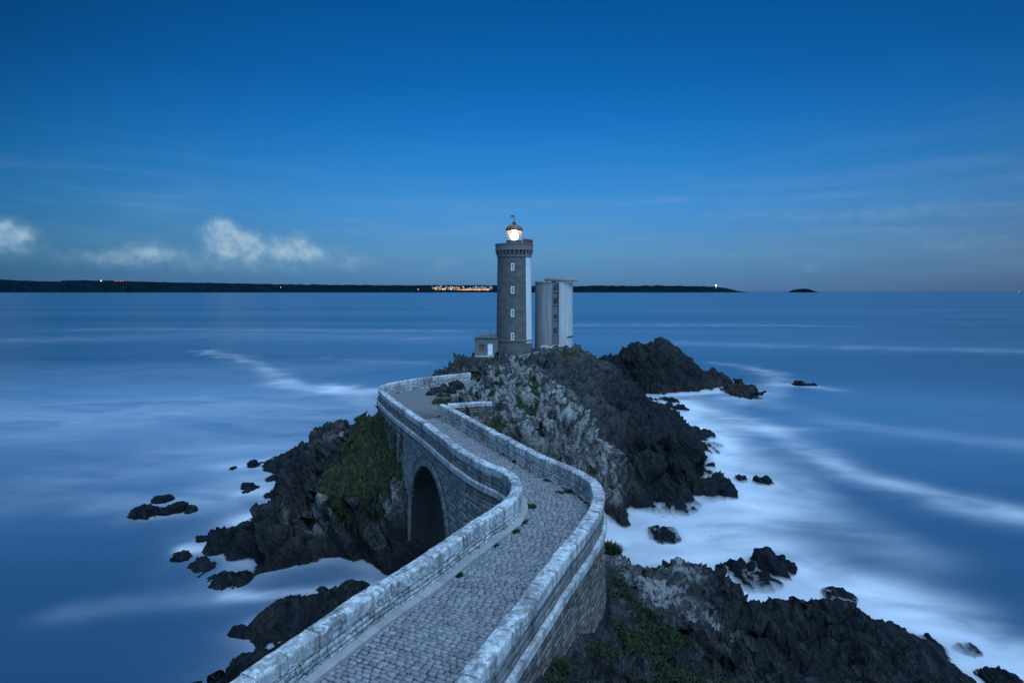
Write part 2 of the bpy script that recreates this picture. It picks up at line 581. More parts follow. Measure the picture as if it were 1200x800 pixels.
def rock_mat(name):
    m, n = new_mat(name)
    p = pos(n)
    grass, lich, wet, brown = n.attr('grass'), n.attr('lichen'), n.attr('wet'), n.attr('brown')
    a = n.noise(p, 0.7, 6, 0.65)
    b = n.noise(p, 3.1, 6, 0.68)
    c = n.noise(p, 11.0, 4, 0.65)
    def along(v, k):
        return n.m('MULTIPLY', n.n('ShaderNodeVectorMath', {'operation': 'DOT_PRODUCT'}, i0=p, i1=v).outputs['Value'], k)
    bed = n.n('ShaderNodeCombineXYZ', X=along((0.70, -0.22, 0.68), 3.4), Y=along((0.30, 0.95, 0.0), 0.45), Z=along((-0.65, 0.2, 0.73), 0.45)).outputs[0]
    strata = n.noise(bed, 1.0, 6, 0.68, 0.5)
    col = n.mix(n.ramp(a, [(0.3, 0.0), (0.7, 1.0)]), (0.014, 0.017, 0.019), (0.040, 0.044, 0.046))
    col = n.mix(n.ramp(strata, [(0.50, 0.0), (0.62, 0.85)]), col, (0.088, 0.088, 0.084))
    col = n.mix(n.ramp(c, [(0.56, 0.0), (0.66, 0.7)]), col, (0.12, 0.122, 0.12))
    col = n.mix(n.ramp(n.noise(p, 6.0, 3, 0.6), [(0.34, 0.8), (0.46, 0.0)]), col, (0.008, 0.009, 0.010))
    col = n.mix(n.m('MULTIPLY', brown, n.ramp(b, [(0.3, 0.2), (0.6, 1.0)])), col, (0.17, 0.13, 0.10))
    # crusty pale lichen and quartz
    lm = n.m('ADD', n.m('MULTIPLY', b, 0.6), n.m('MULTIPLY', c, 0.4))
    lf = n.ramp(n.m('ADD', lm, n.m('MULTIPLY', lich, 0.30)), [(0.66, 0.0), (0.78, 1.0)])
    col = n.mix(n.m('MULTIPLY', n.ramp(b, [(0.38, 0.0), (0.55, 0.85)]), lich), col, (0.13, 0.14, 0.135))
    col = n.mix(n.m('MULTIPLY', lf, n.m('MULTIPLY', lich, 1.3, clamp=True)), col, n.mix(c, (0.20, 0.205, 0.195), (0.44, 0.445, 0.43)))
    # turf and cushion plants between the rocks
    gf = n.ramp(n.m('ADD', grass, n.m('MULTIPLY', n.m('SUBTRACT', b, 0.5), 1.0)), [(0.36, 0.0), (0.58, 1.0)])
    gcol = n.mix(n.ramp(c, [(0.3, 0.0), (0.7, 1.0)]), (0.020, 0.030, 0.014), (0.055, 0.060, 0.034))
    col = n.mix(gf, col, gcol)
    wf = n.m('MULTIPLY', wet, 0.9, clamp=True)
    col = n.mix(n.m('MULTIPLY', wf, 0.93), col, n.mix(n.ramp(b, [(0.35, 0.0), (0.7, 1.0)]), (0.003, 0.0055, 0.008), (0.020, 0.026, 0.031)))
    col = n.mix(n.m('MULTIPLY', wf, n.ramp(strata, [(0.54, 0.0), (0.64, 0.5)])), col, (0.045, 0.050, 0.052))
    rough = n.m('MULTIPLY_ADD', wf, -0.28, 0.9)
    h = n.m('ADD', n.m('ADD', n.m('MULTIPLY', c, 0.35), b), n.m('MULTIPLY', strata, 2.2))
    finish(n, col, rough, h, 1.0, 0.25, 0.035)
    return m


M['rock'] = rock_mat('coastal_schist')

# ------------------------------------------------------------------ plan of the bridge
DECK, CAP = 11.0, 12.1
TH = 0.52


def resample(pts, step=0.2):
    """Catmull-Rom through the points, evenly spaced"""
    p = np.asarray(pts, float)
    q = np.vstack([2 * p[0] - p[1], p, 2 * p[-1] - p[-2]])
    out = []
    for i in range(1, len(q) - 2):
        t = np.linspace(0, 1, 24, endpoint=False)[:, None]
        a, b, c, d = q[i - 1], q[i], q[i + 1], q[i + 2]
        out.append(0.5 * (2 * b + (c - a) * t + (2 * a - 5 * b + 4 * c - d) * t ** 2 + (3 * b - a - 3 * c + d) * t ** 3))
    o = np.vstack(out + [q[-2][None]])
    for _ in range(2):
        o = o.copy()
        s = np.r_[0, np.cumsum(np.linalg.norm(np.diff(o, axis=0), axis=1))]
        n = max(3, int(s[-1] / step))
        u = np.linspace(0, s[-1], n)
        o = np.stack([np.interp(u, s, o[:, 0]), np.interp(u, s, o[:, 1])], 1)
        k = o.copy()
        k[1:-1] = (o[:-2] + 2 * o[1:-1] + o[2:]) / 4
        o = k
    return o


class Curve:
    def __init__(self, pts, step=0.2):
        self.p = resample(pts, step)
        self.s = np.r_[0, np.cumsum(np.linalg.norm(np.diff(self.p, axis=0), axis=1))]
        t = np.gradient(self.p, axis=0)
        t /= np.linalg.norm(t, axis=1)[:, None]
        self.nr = np.stack([t[:, 1], -t[:, 0]], 1)       # to the right of travel
        self.L = self.s[-1]

    def at(self, s, off=0.0):
        s = np.asarray(s, float)
        x = np.interp(s, self.s, self.p[:, 0])
        y = np.interp(s, self.s, self.p[:, 1])
        nx = np.interp(s, self.s, self.nr[:, 0])
        ny = np.interp(s, self.s, self.nr[:, 1])
        return x + nx * off, y + ny * off, nx, ny

    def off(self, d):
        return self.p + self.nr * d

    def near(self, x, y):
        return self.s[np.argmin((self.p[:, 0] - x) ** 2 + (self.p[:, 1] - y) ** 2)]


L_PX = [(263.5, 800), (362.5, 732.5), (430, 687.5), (490, 651.5), (554.5, 608.4), (582, 591), (594.5, 581), (599, 570), (595.5, 560), (585, 551.5),
        (558, 540), (530, 522.5), (502, 501), (488.7, 491.5), (461, 472), (449, 462), (443.5, 456.5), (445, 452.5), (453, 449.3), (475, 444.9),
        (502.5, 441), (519, 439.4), (549, 436.4)]
Lp = [at_z(u, v, CAP) for u, v in L_PX]
d0 = np.array(Lp[0]) - np.array(Lp[2])
d0 /= np.linalg.norm(d0)
Lp = [tuple(np.array(Lp[0]) + d0 * 12), tuple(np.array(Lp[0]) + d0 * 6)] + Lp
LO = Curve(Lp)                                     # outer (seaward) edge of the left parapet
R_PX = [(530, 800), (592.5, 720), (656, 640), (672, 620.7), (688, 599), (694.5, 585), (694, 573.5), (687, 562.5), (665, 549), (633.5, 536.5),
        (612.5, 525.4), (577.5, 507), (563.5, 499.5), (543.7, 488.7), (514.8, 473.6)]
Rp = [at_z(u, v, CAP) for u, v in R_PX]
d1 = np.array(Rp[0]) - np.array(Rp[1])
d1 /= np.linalg.norm(d1)
Rp = [tuple(np.array(Rp[0]) + d1 * 12), tuple(np.array(Rp[0]) + d1 * 6)] + Rp
RI = Curve(Rp)                                     # path-side edge of the right parapet
L_IN = Curve(LO.off(TH)[::3])
R_OUT = Curve(RI.off(TH)[::3])
s_corner = RI.L

# terrace edge on the hill side
TERR = [at_z(530, 470, DECK), at_z(560, 462, DECK), at_z(560, 448, DECK), at_z(551, 440, DECK)]
DECK_POLY = list(map(tuple, LO.off(TH * 0.5)[::4])) + [tuple(q) for q in TERR[::-1]] + list(map(tuple, RI.off(TH * 0.5)[::-4]))
BR_POLY = list(map(tuple, LO.off(-0.05)[::4])) + [tuple(q) for q in TERR[::-1]] + list(map(tuple, RI.off(TH + 0.05)[::-4]))

# ------------------------------------------------------------------ the ground: control points -> height field
W0 = [  # waterline of the islet and of the near shore, as photo points at sea level
    (400, 682), (370, 684), (330, 687), (290, 684), (262, 673), (240, 658), (234, 648), (248, 638), (285, 640), (268, 622), (300, 606),
    (322, 590), (302, 574), (318, 562), (330, 556), (306, 545),
    (790, 474), (800, 490), (838, 525), (826, 545), (858, 578), (822, 592), (775, 605), (735, 614),
    (250, 772), (262, 748), (305, 725), (345, 706), (400, 697), (430, 686), (268, 793)]
CTRL = [(*at_z(u, v, 0.0), 0.0) for u, v in W0]
D0 = [  # photo points with a known distance
    # left slope
    (441, 486, 63), (447, 500, 59), (467, 528, 49.5), (480, 572, 45.6), (478, 598, 45.0), (440, 588, 47.0), (405, 592, 48.5), (368, 596, 49),
    (400, 550, 53), (425, 520, 57), (400, 500, 72), (350, 522, 75), (380, 535, 60), (350, 562, 58), (318, 590, 57.5), (335, 605, 52), (300, 630, 50),
    (262, 655, 47.3), (285, 664, 46.2), (303, 672, 45.6), (272, 662, 46.0), (280, 652, 47.5), (330, 645, 47), (360, 640, 46.5), (312, 545, 72), (330, 572, 64),
    # hill between bridge and lighthouse
    (600, 431, 73), (565, 437, 68), (545, 447, 66), (535, 470, 58), (620, 440, 72), (650, 463, 67), (700, 508, 58), (620, 478, 58), (600, 510, 50),
    (570, 500, 50), (640, 527, 47.5), (680, 520, 56), (575, 470, 54), (660, 535, 49), (712, 530, 58.5), (702, 540, 57), (590, 455, 64),
    # right flank
    (720, 500, 72), (705, 470, 84), (760, 500, 76), (780, 520, 75), (760, 560, 64), (800, 545, 69), (700, 440, 96), (735, 465, 92), (770, 480, 90),
    (780, 590, 61), (740, 585, 61), (820, 570, 65), (665, 440, 100), (690, 418, 109),
    # lighthouse rock
    (556, 419, 111), (602, 417, 112), (640, 411, 109), (655, 408, 109), (672, 411, 110), (668, 420, 104), (630, 428, 100), (575, 426, 103),
    (535, 428, 104), (524, 436, 100), (610, 438, 92), (650, 432, 101), (590, 436, 86),
    # near shore on the right
    (716, 722, 25.0), (705, 655, 30.5), (722, 655, 32), (760, 662, 33.5), (795, 668, 34.5), (830, 668, 35.5), (848, 690, 34.0), (852, 702, 33),
    (885, 712, 35.5), (930, 712, 37.0), (980, 718, 36.2), (1030, 728, 35.0), (1080, 748, 33.8), (1110, 775, 32.4), (740, 780, 21.5), (800, 750, 26),
    (790, 700, 30), (860, 790, 23.5), (900, 750, 29), (960, 790, 26.5), (960, 740, 32), (1000, 770, 29.5), (1060, 790, 28.5), (700, 790, 19.2),
    (680, 760, 20.5), (1125, 796, 31.0),
    # rocks under the bridge on the left
    (340, 730, 36.5), (420, 692, 41), (295, 760, 34.8), (310, 716, 37.6), (380, 702, 39.5), (280, 780, 33.6)]
CTRL += [at_d(u, v, d) for u, v, d in D0]
CTRL += [(-6, 62, 10.6), (-11, 63, 10.6), (-5, 55, 10.4), (-9, 58, 10.4), (-6, 49, 9.8), (-5, 66, 10.7), (0, 78, 10.0), (-6, 76, 10.2), (-2, 84, 9.2),
         (6, 78, 8.8), (-8, 90, 7.5), (-12, 80, 5.5), (-17, 76, 2.0), (-14, 95, 4), (-20, 90, -1.5), (-22, 80, -1.0),
         (-21.9, 46.6, 1.5), (-20, 45.7, 1.6), (-23.3, 47.7, 1.2), (-24.0, 49.4, 1.4), (-22, 49, 2.2), (-18.5, 45.2, 1.8), (-14.6, 37, 1.1), (-13.2, 39, 1.1), (-11.6, 40.4, 0.9), (-15.4, 35.5, 0.9), (-13.5, 33.5, 0.8), (-10.5, 36.5, 1.6),
         (13, 60.5, 3.2), (17, 63, 3.0), (20.5, 65.5, 2.4), (10.8, 58.8, 3.4), (15, 66.5, 3.6), (13.6, 57.8, 1.5), (18.2, 60.9, 1.5), (16, 59.2, 1.6), (10.6, 56.2, 1.4), (22.2, 63.8, 1.2),
         (-17.4, 34, -1.6), (-16.9, 32, -1.9), (-17, 30, -2.2), (-15.4, 30.4, -0.6), (-19.5, 36, -2.4), (-18.6, 38.5, -2.6), (-17.8, 40.6, -3.0), (-15.5, 41.6, -2.6), (-20, 33, -2.4), (-18.8, 31, -2.4), (-18, 35.2, -0.9), (-16.9, 38.3, -0.8),
         (-14.5, 40.8, -0.8), (-12.4, 42.2, -0.9),
         # channel under the arch
         (-17.5, 42.3, -3.6), (-15.5, 42.7, -3.8), (-13.2, 43.3, -3.8), (-11.2, 44.2, -3.2), (-8, 42.6, -2.8), (-4, 41, -2.6), (0, 42, -2.6), (4, 46, -2.6), (8, 51, -2.6), (12, 55, -2.5),
         (-6, 45.4, 1.0), (-3.0, 43.5, -1.0), (-1.2, 45.5, 4.0), (1.5, 46.5, 6.0), (-4.6, 47.2, 8.2), (8.2, 54.6, 0.0), (4.5, 49.8, 1.5), (9.8, 57, 1.5),
         (-9, 39, 0.5), (-3, 37, 1.0), (3, 37, 1.0), (-10, 33, 3.0), (0, 31, 6.0), (-7, 28, 6.5), (3, 33.8, 3.5), (6, 36.5, 0.5), (5, 39, -1.2), (9, 37.5, 0.6),
         (9, 41, -2), (13, 39.0, -1.4), (18, 40.3, -1.5), (24, 37.5, -1.5), (28, 33.5, -1.5), (30, 28, -2), (26, 25, 0.3), (20, 22, 3.5), (12, 16, 7), (6, 12, 9.8),
         (0, 16, 10), (-6, 14, 10), (-12, 12, 9), (-16, 24, 2.5), (-18, 30, -1), (-22, 34, -2), (-22, 22, -1), (24, 12, 2), (32, 16, -2), (0, 4, 11), (-14, 2, 9),
         (14, 3, 8),
         # far side of the lighthouse rock and deep water round everything
         (0, 124, 8.5), (9, 124, 8), (-8, 122, 7), (0, 136, -1), (13, 130, 1), (-14, 124, -1), (-17, 108, 1.5), (-20, 104, -1.5), (19, 120, 3), (27, 114, -1),
         (17, 112, 7.5), (24, 102, 0.5), (30, 92, -1.5), (26, 96, 0.0),
         (-36, 84, -4), (-38, 72, -4), (-34, 58, -4), (-30, 46, -4), (-26, 40, -3.5), (-30, 28, -4), (36, 76, -4), (31, 64, -3.5), (26, 58, -3.5), (40, 100, -5),
         (20, 50, -4), (36, 44, -5), (42, 30, -5), (-34, 104, -5), (-26, 126, -5), (0, 150, -5), (30, 140, -5), (48, 60, -6), (48, 120, -6), (-50, 60, -6),
         (-50, 110, -6), (-48, 20, -6), (44, 10, -5), (-18, 66, 4.5), (-21, 70, 3.6), (-25, 64, 1.6)]
CT = np.array(CTRL)


def rbf_fit(c, k=1.1):
    d = np.sqrt(((c[:, None, :2] - c[None, :, :2]) ** 2).sum(2) + k * k)
    A = d + np.eye(len(c)) * -0.02
    P = np.c_[np.ones(len(c)), c[:, :2]]
    n = len(c)
    K = np.zeros((n + 3, n + 3))
    K[:n, :n] = A
    K[:n, n:] = P
    K[n:, :n] = P.T
    return np.linalg.solve(K, np.r_[c[:, 2], 0, 0, 0])


CW = rbf_fit(CT)


def base_h(x, y, k=1.1):
    out = np.empty(len(x))
    n = len(CT)
    for i in range(0, len(x), 40000):
        a, b = x[i:i + 40000], y[i:i + 40000]
        d = np.sqrt((a[:, None] - CT[None, :, 0]) ** 2 + (b[:, None] - CT[None, :, 1]) ** 2 + k * k)
        out[i:i + 40000] = d @ CW[:n] + CW[n] + CW[n + 1] * a + CW[n + 2] * b
    return out


def blob(x, y, cx, cy, rx, ry, rot=0.0):
    c, s = cos(rot), sin(rot)
    a, b = x - cx, y - cy
    u, v = (a * c + b * s) / rx, (-a * s + b * c) / ry
    return np.exp(-(u * u + v * v))


LEFT_TURF = [(-14.6, 64), (-9.6, 50.5), (-8.2, 46.6), (-11, 46.8), (-14.0, 48.2), (-17.2, 49.5), (-16.5, 53), (-15.8, 56), (-16.2, 60), (-17, 64)]
NEAR_TURF = [(1.2, 8), (2.6, 19), (4.6, 25), (5.2, 29), (6.8, 28.6), (8.8, 26.5), (8.6, 22.5), (9, 18), (9, 8)]


def masks(x, y, z):
    p = np.stack([x, y, z * 0.5], 1)
    n1 = fbm(p * 0.22, 3)
    n2 = fbm(p * 0.6 + 9, 3)
    n3 = fbm(p * 1.5 + 4, 3)
    grass = 0.85 * inside(LEFT_TURF, x + 1.6 * n2, y + 2.0 * n3) * sstep(-0.75, -0.25, n2 + 0.3 * n3) + 0.72 * inside(NEAR_TURF, x + 1.2 * n2, y + 1.2 * n1) * sstep(-0.25, 0.10, n2 + 0.4 * n3)
    grass = np.maximum(grass, 0.8 * blob(x, y, -0.6, 49.5, 2.6, 1.6, 0.3))
    grass = np.maximum(grass, 0.7 * blob(x, y, 1.8, 52, 2.2, 1.2, 0.0))
    grass = np.maximum(grass, 0.6 * blob(x, y, -2.5, 60, 1.8, 1.2, 0.0))
    grass = np.maximum(grass, 0.75 * blob(x, y, 4, 104, 3.5, 3.0))
    grass = np.maximum(grass, 0.7 * blob(x, y, 10, 106, 2.5, 2.5))
    grass = np.maximum(grass, 0.55 * blob(x, y, -9, 101, 2.0, 2.5))
    hill = sstep(0.12, 0.6, blob(x, y, 2, 58, 10, 16))
    grass = np.maximum(grass, hill * sstep(0.05, 0.3, n2) * 0.60)
    lich = np.maximum(hill * 1.05, 0.75 * blob(x, y, 2, 108, 16, 9))
    lich = np.maximum(lich, 1.5 * blob(x, y, 7.6, 29.8, 2.8, 1.3, 0.1))
    lich = np.maximum(lich, 1.3 * blob(x, y, 5.6, 32, 1.8, 1.8))
    lich = np.maximum(lich, 1.1 * blob(x, y, 10.5, 34.0, 2.2, 1.6))
    lich = np.maximum(lich, 1.4 * blob(x, y, 10.0, 28.2, 1.8, 0.8, -0.3))
    lich = np.maximum(lich, 1.3 * blob(x, y, -16.0, 48.4, 2.4, 1.2))
    lich = np.maximum(lich, 1.0 * blob(x, y, -9.4, 45.8, 2.2, 1.1))
    lich = np.maximum(lich, 0.9 * blob(x, y, -19.5, 66, 2.5, 5.0))
    lich = np.maximum(lich, 0.55 * blob(x, y, 9, 84, 6, 16))
    lich = lich * np.clip(0.72 + 0.8 * n3 + 0.4 * n2, 0.15, 1.1)
    lich = np.where(z < 1.2, lich * 0.2, lich)
    lich = np.maximum(lich, 0.95 * blob(x, y, -19.0, 48.5, 0.35, 2.2, 0.5))
    lich = np.maximum(lich, 0.35 * sstep(0.25, 0.5, n2) * (z > 2.5))
    brown = 0.9 * blob(x, y, 9.2, 56.8, 1.6, 3.0) + 0.45 * blob(x, y, 7, 53, 2.5, 2.0)
    brown = np.maximum(brown, 0.30 * sstep(0.0, 0.4, n1) * (y > 35))
    brown = np.maximum(brown, 0.35 * blob(x, y, -13, 45.5, 5, 1.5))
    wet = sstep(3.0, 0.6, z + 1.6 * n1) * 0.9
    flank = sstep(9.0, 15.0, x + 3.0 * n2 - (y < 45) * 2.5) * sstep(8.6, 5.0, z) * (y > 40)
    wet = np.maximum(wet, 0.78 * flank)
    wet = np.maximum(wet, 0.6 * (y < 45) * sstep(9.5, 12.5, x))
    wet = np.maximum(wet, 0.75 * (y < 43.5) * (x < -5))
    wet = np.maximum(wet, 0.62 * sstep(4.6, 3.6, z) * (x < -5) * (y > 43))
    return [np.clip(a, 0, 1) for a in (grass, lich, wet, brown)]


def rock_shape(P, N, amt):
    """block and crack relief along the normal; layers dip towards the sea"""
    c, s = cos(0.5), sin(0.5)
    q = np.stack([P[:, 0] * c + P[:, 2] * s, P[:, 1] * 0.9 + 0.25 * P[:, 0], -P[:, 0] * s + P[:, 2] * c], 1)
    wv = np.stack([fbm(q * 0.35 + k * 31, 2) for k in range(3)], 1) * 0.9
    f1, f2, cid, fc = worley((q + wv) * np.array([0.36, 0.25, 0.50]))
    e1 = np.minimum((f2 - f1) * 5.0, 1.0)
    d = (cid - 0.5) * 0.75 + fc * 0.85 - (1 - e1) ** 2 * 0.5
    # bedding: tilted slabs with sharp outer lips, then cross joints, then thin beds
    def saw(dirn, freq, warp, wf, amp, off):
        t = (P @ np.array(dirn)) * freq + warp * fbm(P * wf + off, 3)
        k = np.floor(t).astype(np.int64)
        a = amp * (0.25 + 1.1 * R1[k & 255])
        return a * (t - k - 0.5)
    d += saw((0.70, -0.22, 0.68), 0.95, 0.9, 0.22, 0.62, 3.0)
    d += saw((0.74, -0.10, 0.66), 0.36, 0.7, 0.10, 1.15, 7.0)
    d += saw((0.25, 0.92, 0.30), 0.42, 0.8, 0.18, 0.50, 13.0)
    d += saw((-0.55, 0.45, 0.70), 1.1, 0.8, 0.30, 0.26, 29.0)
    d += 0.10 * fbm(q * np.array([0.8, 0.6, 1.4]), 5, 0.55, ridged=True)
    if P.shape[0] > 20000:
        d += saw((0.70, -0.22, 0.68), 3.6, 1.1, 0.5, 0.17, 43.0)
        d += saw((-0.2, 0.95, 0.25), 2.3, 1.0, 0.5, 0.14, 51.0)
        h1, h2, hid, hc = worley((q + wv) * np.array([3.0, 2.0, 4.2]) + 11)
        d += (hid - 0.5) * 0.06 + hc * 0.07 - (1 - np.minimum((h2 - h1) * 5, 1)) ** 2 * 0.06
    return P + N * (d * amt)[:, None]


def build_ground():
    az = np.radians(np.linspace(-48, 50, 920))
    rr = 9.0 * (146 / 9.0) ** np.linspace(0, 1, 700)
    A, Rr = np.meshgrid(az, rr)
    nx, ny = len(az), len(rr)
    x, y = (Rr * np.sin(A)).ravel(), (Rr * np.cos(A)).ravel()
    h = base_h(x, y)
    ins = inside(BR_POLY, x, y)
    terr = ins & (y > 46.5)
    h = np.where(terr, np.minimum(np.maximum(h, 10.0), 10.62), h)
    h = np.where(ins & (y < 30), np.minimum(h, 9.6), h)
    h = np.where(ins, np.minimum(h, 10.62), h)
    g, l, w, b = masks(x, y, h)
    # damp the relief near masonry, on turf and on the terrace
    soft = np.clip(1 - 0.75 * sstep(0.4, 0.8, g), 0, 1)
    lowamp = np.where(ins, 0.10, 1.0) * soft
    big = fbm(np.stack([x * 0.13, y * 0.13, h * 0.1], 1) + 3, 4, ridged=True)
    wall_d = np.full(len(x), 9.0)
    for c in (LO, R_OUT):
        pts = c.p[::6]
        for q in pts:
            wall_d = np.minimum(wall_d, np.hypot(x - q[0], y - q[1]))
    near_wall = sstep(0.3, 2.5, wall_d)
    lh = np.hypot((x - 0.5) / 1.15, y - 114)
    pad = sstep(6.5, 12.0, lh)
    h = h - 0.7 * blob(x, y, -3.0, 108, 6, 4)
    chan = (1 - 0.8 * blob(x, y, -13.5, 43.2, 5.5, 1.5)) * (1 - 0.5 * blob(x, y, -14.0, 36.5, 4.5, 5.0))
    lowamp = lowamp * chan
    h = h - 3.0 * blob(x, y, -13.2, 42.9, 1.7, 1.0)
    low = np.clip(h / 3.0 + 0.35, 0.22, 1.0)
    lowamp = lowamp * low
    h = h + (big * 1.5 - 0.35 - 0.35 * (y < 43)) * lowamp * near_wall * pad 
    H2 = h.reshape(ny, nx)
    P = np.stack([x, y, h], 1)
    G = P.reshape(ny, nx, 3)
    du = np.gradient(G, axis=1)
    dv = np.gradient(G, axis=0)
    N = np.cross(du, dv).reshape(-1, 3)
    N /= np.linalg.norm(N, axis=1)[:, None] + 1e-9
    N[N[:, 2] < 0] *= -1
    amt = lowamp * (0.25 + 0.75 * near_wall) * (0.35 + 0.65 * pad)
    amt *= np.where(y > 95, 1.25, np.where(y < 42, 0.78, 1.0))
    P = rock_shape(P, N, amt)
    P[ins, 2] = np.minimum(P[ins, 2], 10.75)
    shelf = (P[:, 0] < -8.5) & (P[:, 1] < 43.5) & (P[:, 1] > 26) & (P[:, 2] > 0.7)      # the low shelf left of the bridge
    P[shelf, 2] = 0.7 + (P[shelf, 2] - 0.7) * 0.68
    g, l, w, b = masks(P[:, 0], P[:, 1], P[:, 2])
    idx = np.arange(nx * ny).reshape(ny, nx)
    F = np.stack([idx[:-1, :-1], idx[:-1, 1:], idx[1:, 1:], idx[1:, :-1]], -1).reshape(-1, 4)
    zt = P[F, 2].max(1)
    F = F[zt > -0.9]
    cen = P[F].mean(1)
    # water gap that parts the islet from the near shore
    gap = np.interp(cen[:, 0], [-40, -17, -12, -8, 0, 4, 8, 14, 40], [42.0, 42.4, 44.0, 42.6, 42, 44.5, 48.0, 49, 50])
    res = {}
    for name, sel, mk in (('islet_ground', cen[:, 1] > gap, None), ('shore_ground', cen[:, 1] <= gap, None)):
        f = F[sel]
        used = np.unique(f)
        remap = np.full(len(P), -1)
        remap[used] = np.arange(len(used))
        o = obj(name, P[used], remap[f], M['rock'], None, False,
                {'grass': g[used], 'lichen': l[used], 'wet': w[used], 'brown': b[used]})
        tag(o, kind='structure')
        res[name] = (P[used], remap[f], g[used], N[used])
    tag(bpy.data.objects['islet_ground'], 'rocky islet carrying the lighthouse with turf on its left slope', 'ground')
    tag(bpy.data.objects['shore_ground'], 'dark rocky shore in the foreground below the bridge wall', 'ground')
    return res, P, N


GROUND, GP, GN = build_ground()


def ground_z(x, y):
    i = np.argmin((GP[:, 0] - x) ** 2 + (GP[:, 1] - y) ** 2)
    return GP[i, 2]


# ------------------------------------------------------------------ single rocks in the sea
def ico(sub):
    bm = bmesh.new()
    bmesh.ops.create_icosphere(bm, subdivisions=sub, radius=1.0)
    v = np.array([w.co[:] for w in bm.verts])
    f = np.array([[w.index for w in q.verts] for q in bm.faces])
    bm.free()
    return v, f


ICO = {k: ico(k) for k in (3, 4, 5, 6)}


def sea_rock(x, y, wx, wy, hz, label, group=None, name='sea_rock', seed=0, sub=5, wet=1.0, lich=0.0, amt=0.5, pw=0.8):
    v, f = ICO[sub]
    P = v.copy()
    P = np.sign(P) * np.abs(P) ** pw
    P = P * np.array([wx, wy, hz * 1.25]) + np.array([0, 0, -0.2 * hz])
    off = np.array([seed * 7.7, seed * 3.3, seed * 1.9])
    N = v / np.array([wx, wy, hz])
    N /= np.linalg.norm(N, axis=1)[:, None]
    r = min(wx, hz * 1.4)
    P = P + N * (0.45 * r * fbm(v * 1.4 + off, 3))[:, None]
    k = max(0.35, min(1.0, r / 1.5))
    Q = rock_shape(P / k + off, N, np.full(len(P), amt))
    P = (Q - off) * k + np.array([x, y, 0.0])
    zz = P[:, 2]
    o = obj(name, P, f, M['rock'], None, False,
            {'grass': np.zeros(len(P)), 'lichen': np.full(len(P), lich) * sstep(2, 4, zz), 'wet': np.clip(wet + 0 * zz, 0, 1), 'brown': np.zeros(len(P))},
            origin=(x, y, 0))
    tag(o, label, 'rock', group)
    return o


SEA_ROCKS = [  # u, v of the foot, width px, height px, label, group
    (170, 606, 34, 12, 'largest black rock at the left end of the cluster left of the islet', 'rocks in the cluster left of the islet'),
    (192, 603, 22, 6, 'low black rock touching the largest rock of the left cluster', 'rocks in the cluster left of the islet'),
    (207, 600, 26, 8, 'flat black rock in the middle of the left cluster', 'rocks in the cluster left of the islet'),
    (190, 588, 24, 6, 'low black rock behind the others of the left cluster', 'rocks in the cluster left of the islet'),
    (224, 600, 14, 6, 'small black rock at the right end of the left cluster', 'rocks in the cluster left of the islet'),
    (213, 656, 22, 9, 'round black rock alone just left of the lowest point of the left cliff', 'rocks along the left cliff'),
    (238, 634, 16, 7, 'small black rock in foam off the middle spit of the left cliff', 'rocks along the left cliff'),
    (253, 632, 12, 6, 'small dark rock nearest the middle spit of the left cliff', 'rocks along the left cliff'),
    (296, 547, 12, 7, 'small black rock touching the farthest spit of the left cliff', 'rocks along the left cliff'),
    (273, 550, 8, 3, 'tiny black rock farthest out from the farthest spit of the left cliff', 'rocks along the left cliff'),
    (292, 573, 20, 6, 'flat black rock in foam between two spits of the left cliff', 'rocks along the left cliff'),
    (893, 568, 22, 9, 'black rock standing alone in white foam off the right flank', 'rocks off the right flank'),
    (868, 564, 14, 7, 'smaller black rock in foam left of the lone rock', 'rocks off the right flank'),
    (846, 566, 14, 6, 'low dark rock in foam beside the right flank', 'rocks off the right flank'),
    (850, 584, 32, 14, 'broad dark rock at the outer tip of the right flank', 'rocks off the right flank'),
    (824, 552, 26, 10, 'dark rock at the edge of the right flank above the outer tip', 'rocks off the right flank'),
    (822, 514, 28, 10, 'low rock at the waterline halfway up the right flank', 'rocks off the right flank'),
    (840, 524, 14, 4, 'small low rock in spray farther out from the halfway rock', 'rocks off the right flank'),
    (795, 482, 20, 7, 'small dark rock in foam below the dark sea stack', 'rocks off the right flank'),
    (782, 473, 30, 6, 'flat brown rock at the foot of the dark sea stack', 'rocks off the right flank'),
    (778, 632, 40, 7, 'flat rock half sunk in white foam near the bridge wall', None),
    (866, 674, 40, 16, 'left black rock of the foam-washed group off the near shore', 'rocks in the group off the near shore'),
    (905, 672, 46, 16, 'largest black rock at the right of the group off the near shore', 'rocks in the group off the near shore'),
    (885, 688, 60, 10, 'low wet rock at the front of the group off the near shore', 'rocks in the group off the near shore'),
    (938, 452, 16, 5, 'larger of two tiny dark rocks far out in foam on the right', 'two tiny rocks far out on the right'),
    (951, 452, 11, 3, 'smaller of two tiny dark rocks far out in foam on the right', 'two tiny rocks far out on the right'),
    (982, 704, 40, 7, 'sunken rock barely showing through foam beyond the near shore', None),
    (1090, 765, 34, 10, 'foam-washed rock nearest the right end of the near shore', 'rocks at the right end of the near shore'),
    (1132, 765, 30, 5, 'low rock almost drowned in foam right of the near shore', 'rocks at the right end of the near shore'),
    (1172, 806, 46, 10, 'dark wet rock at the bottom edge right of the near shore', 'rocks at the right end of the near shore'),
    (850, 459, 18, 5, 'low dark rock trailing off the right end of the sea stack', None),
]
LAND_EXTRA = []
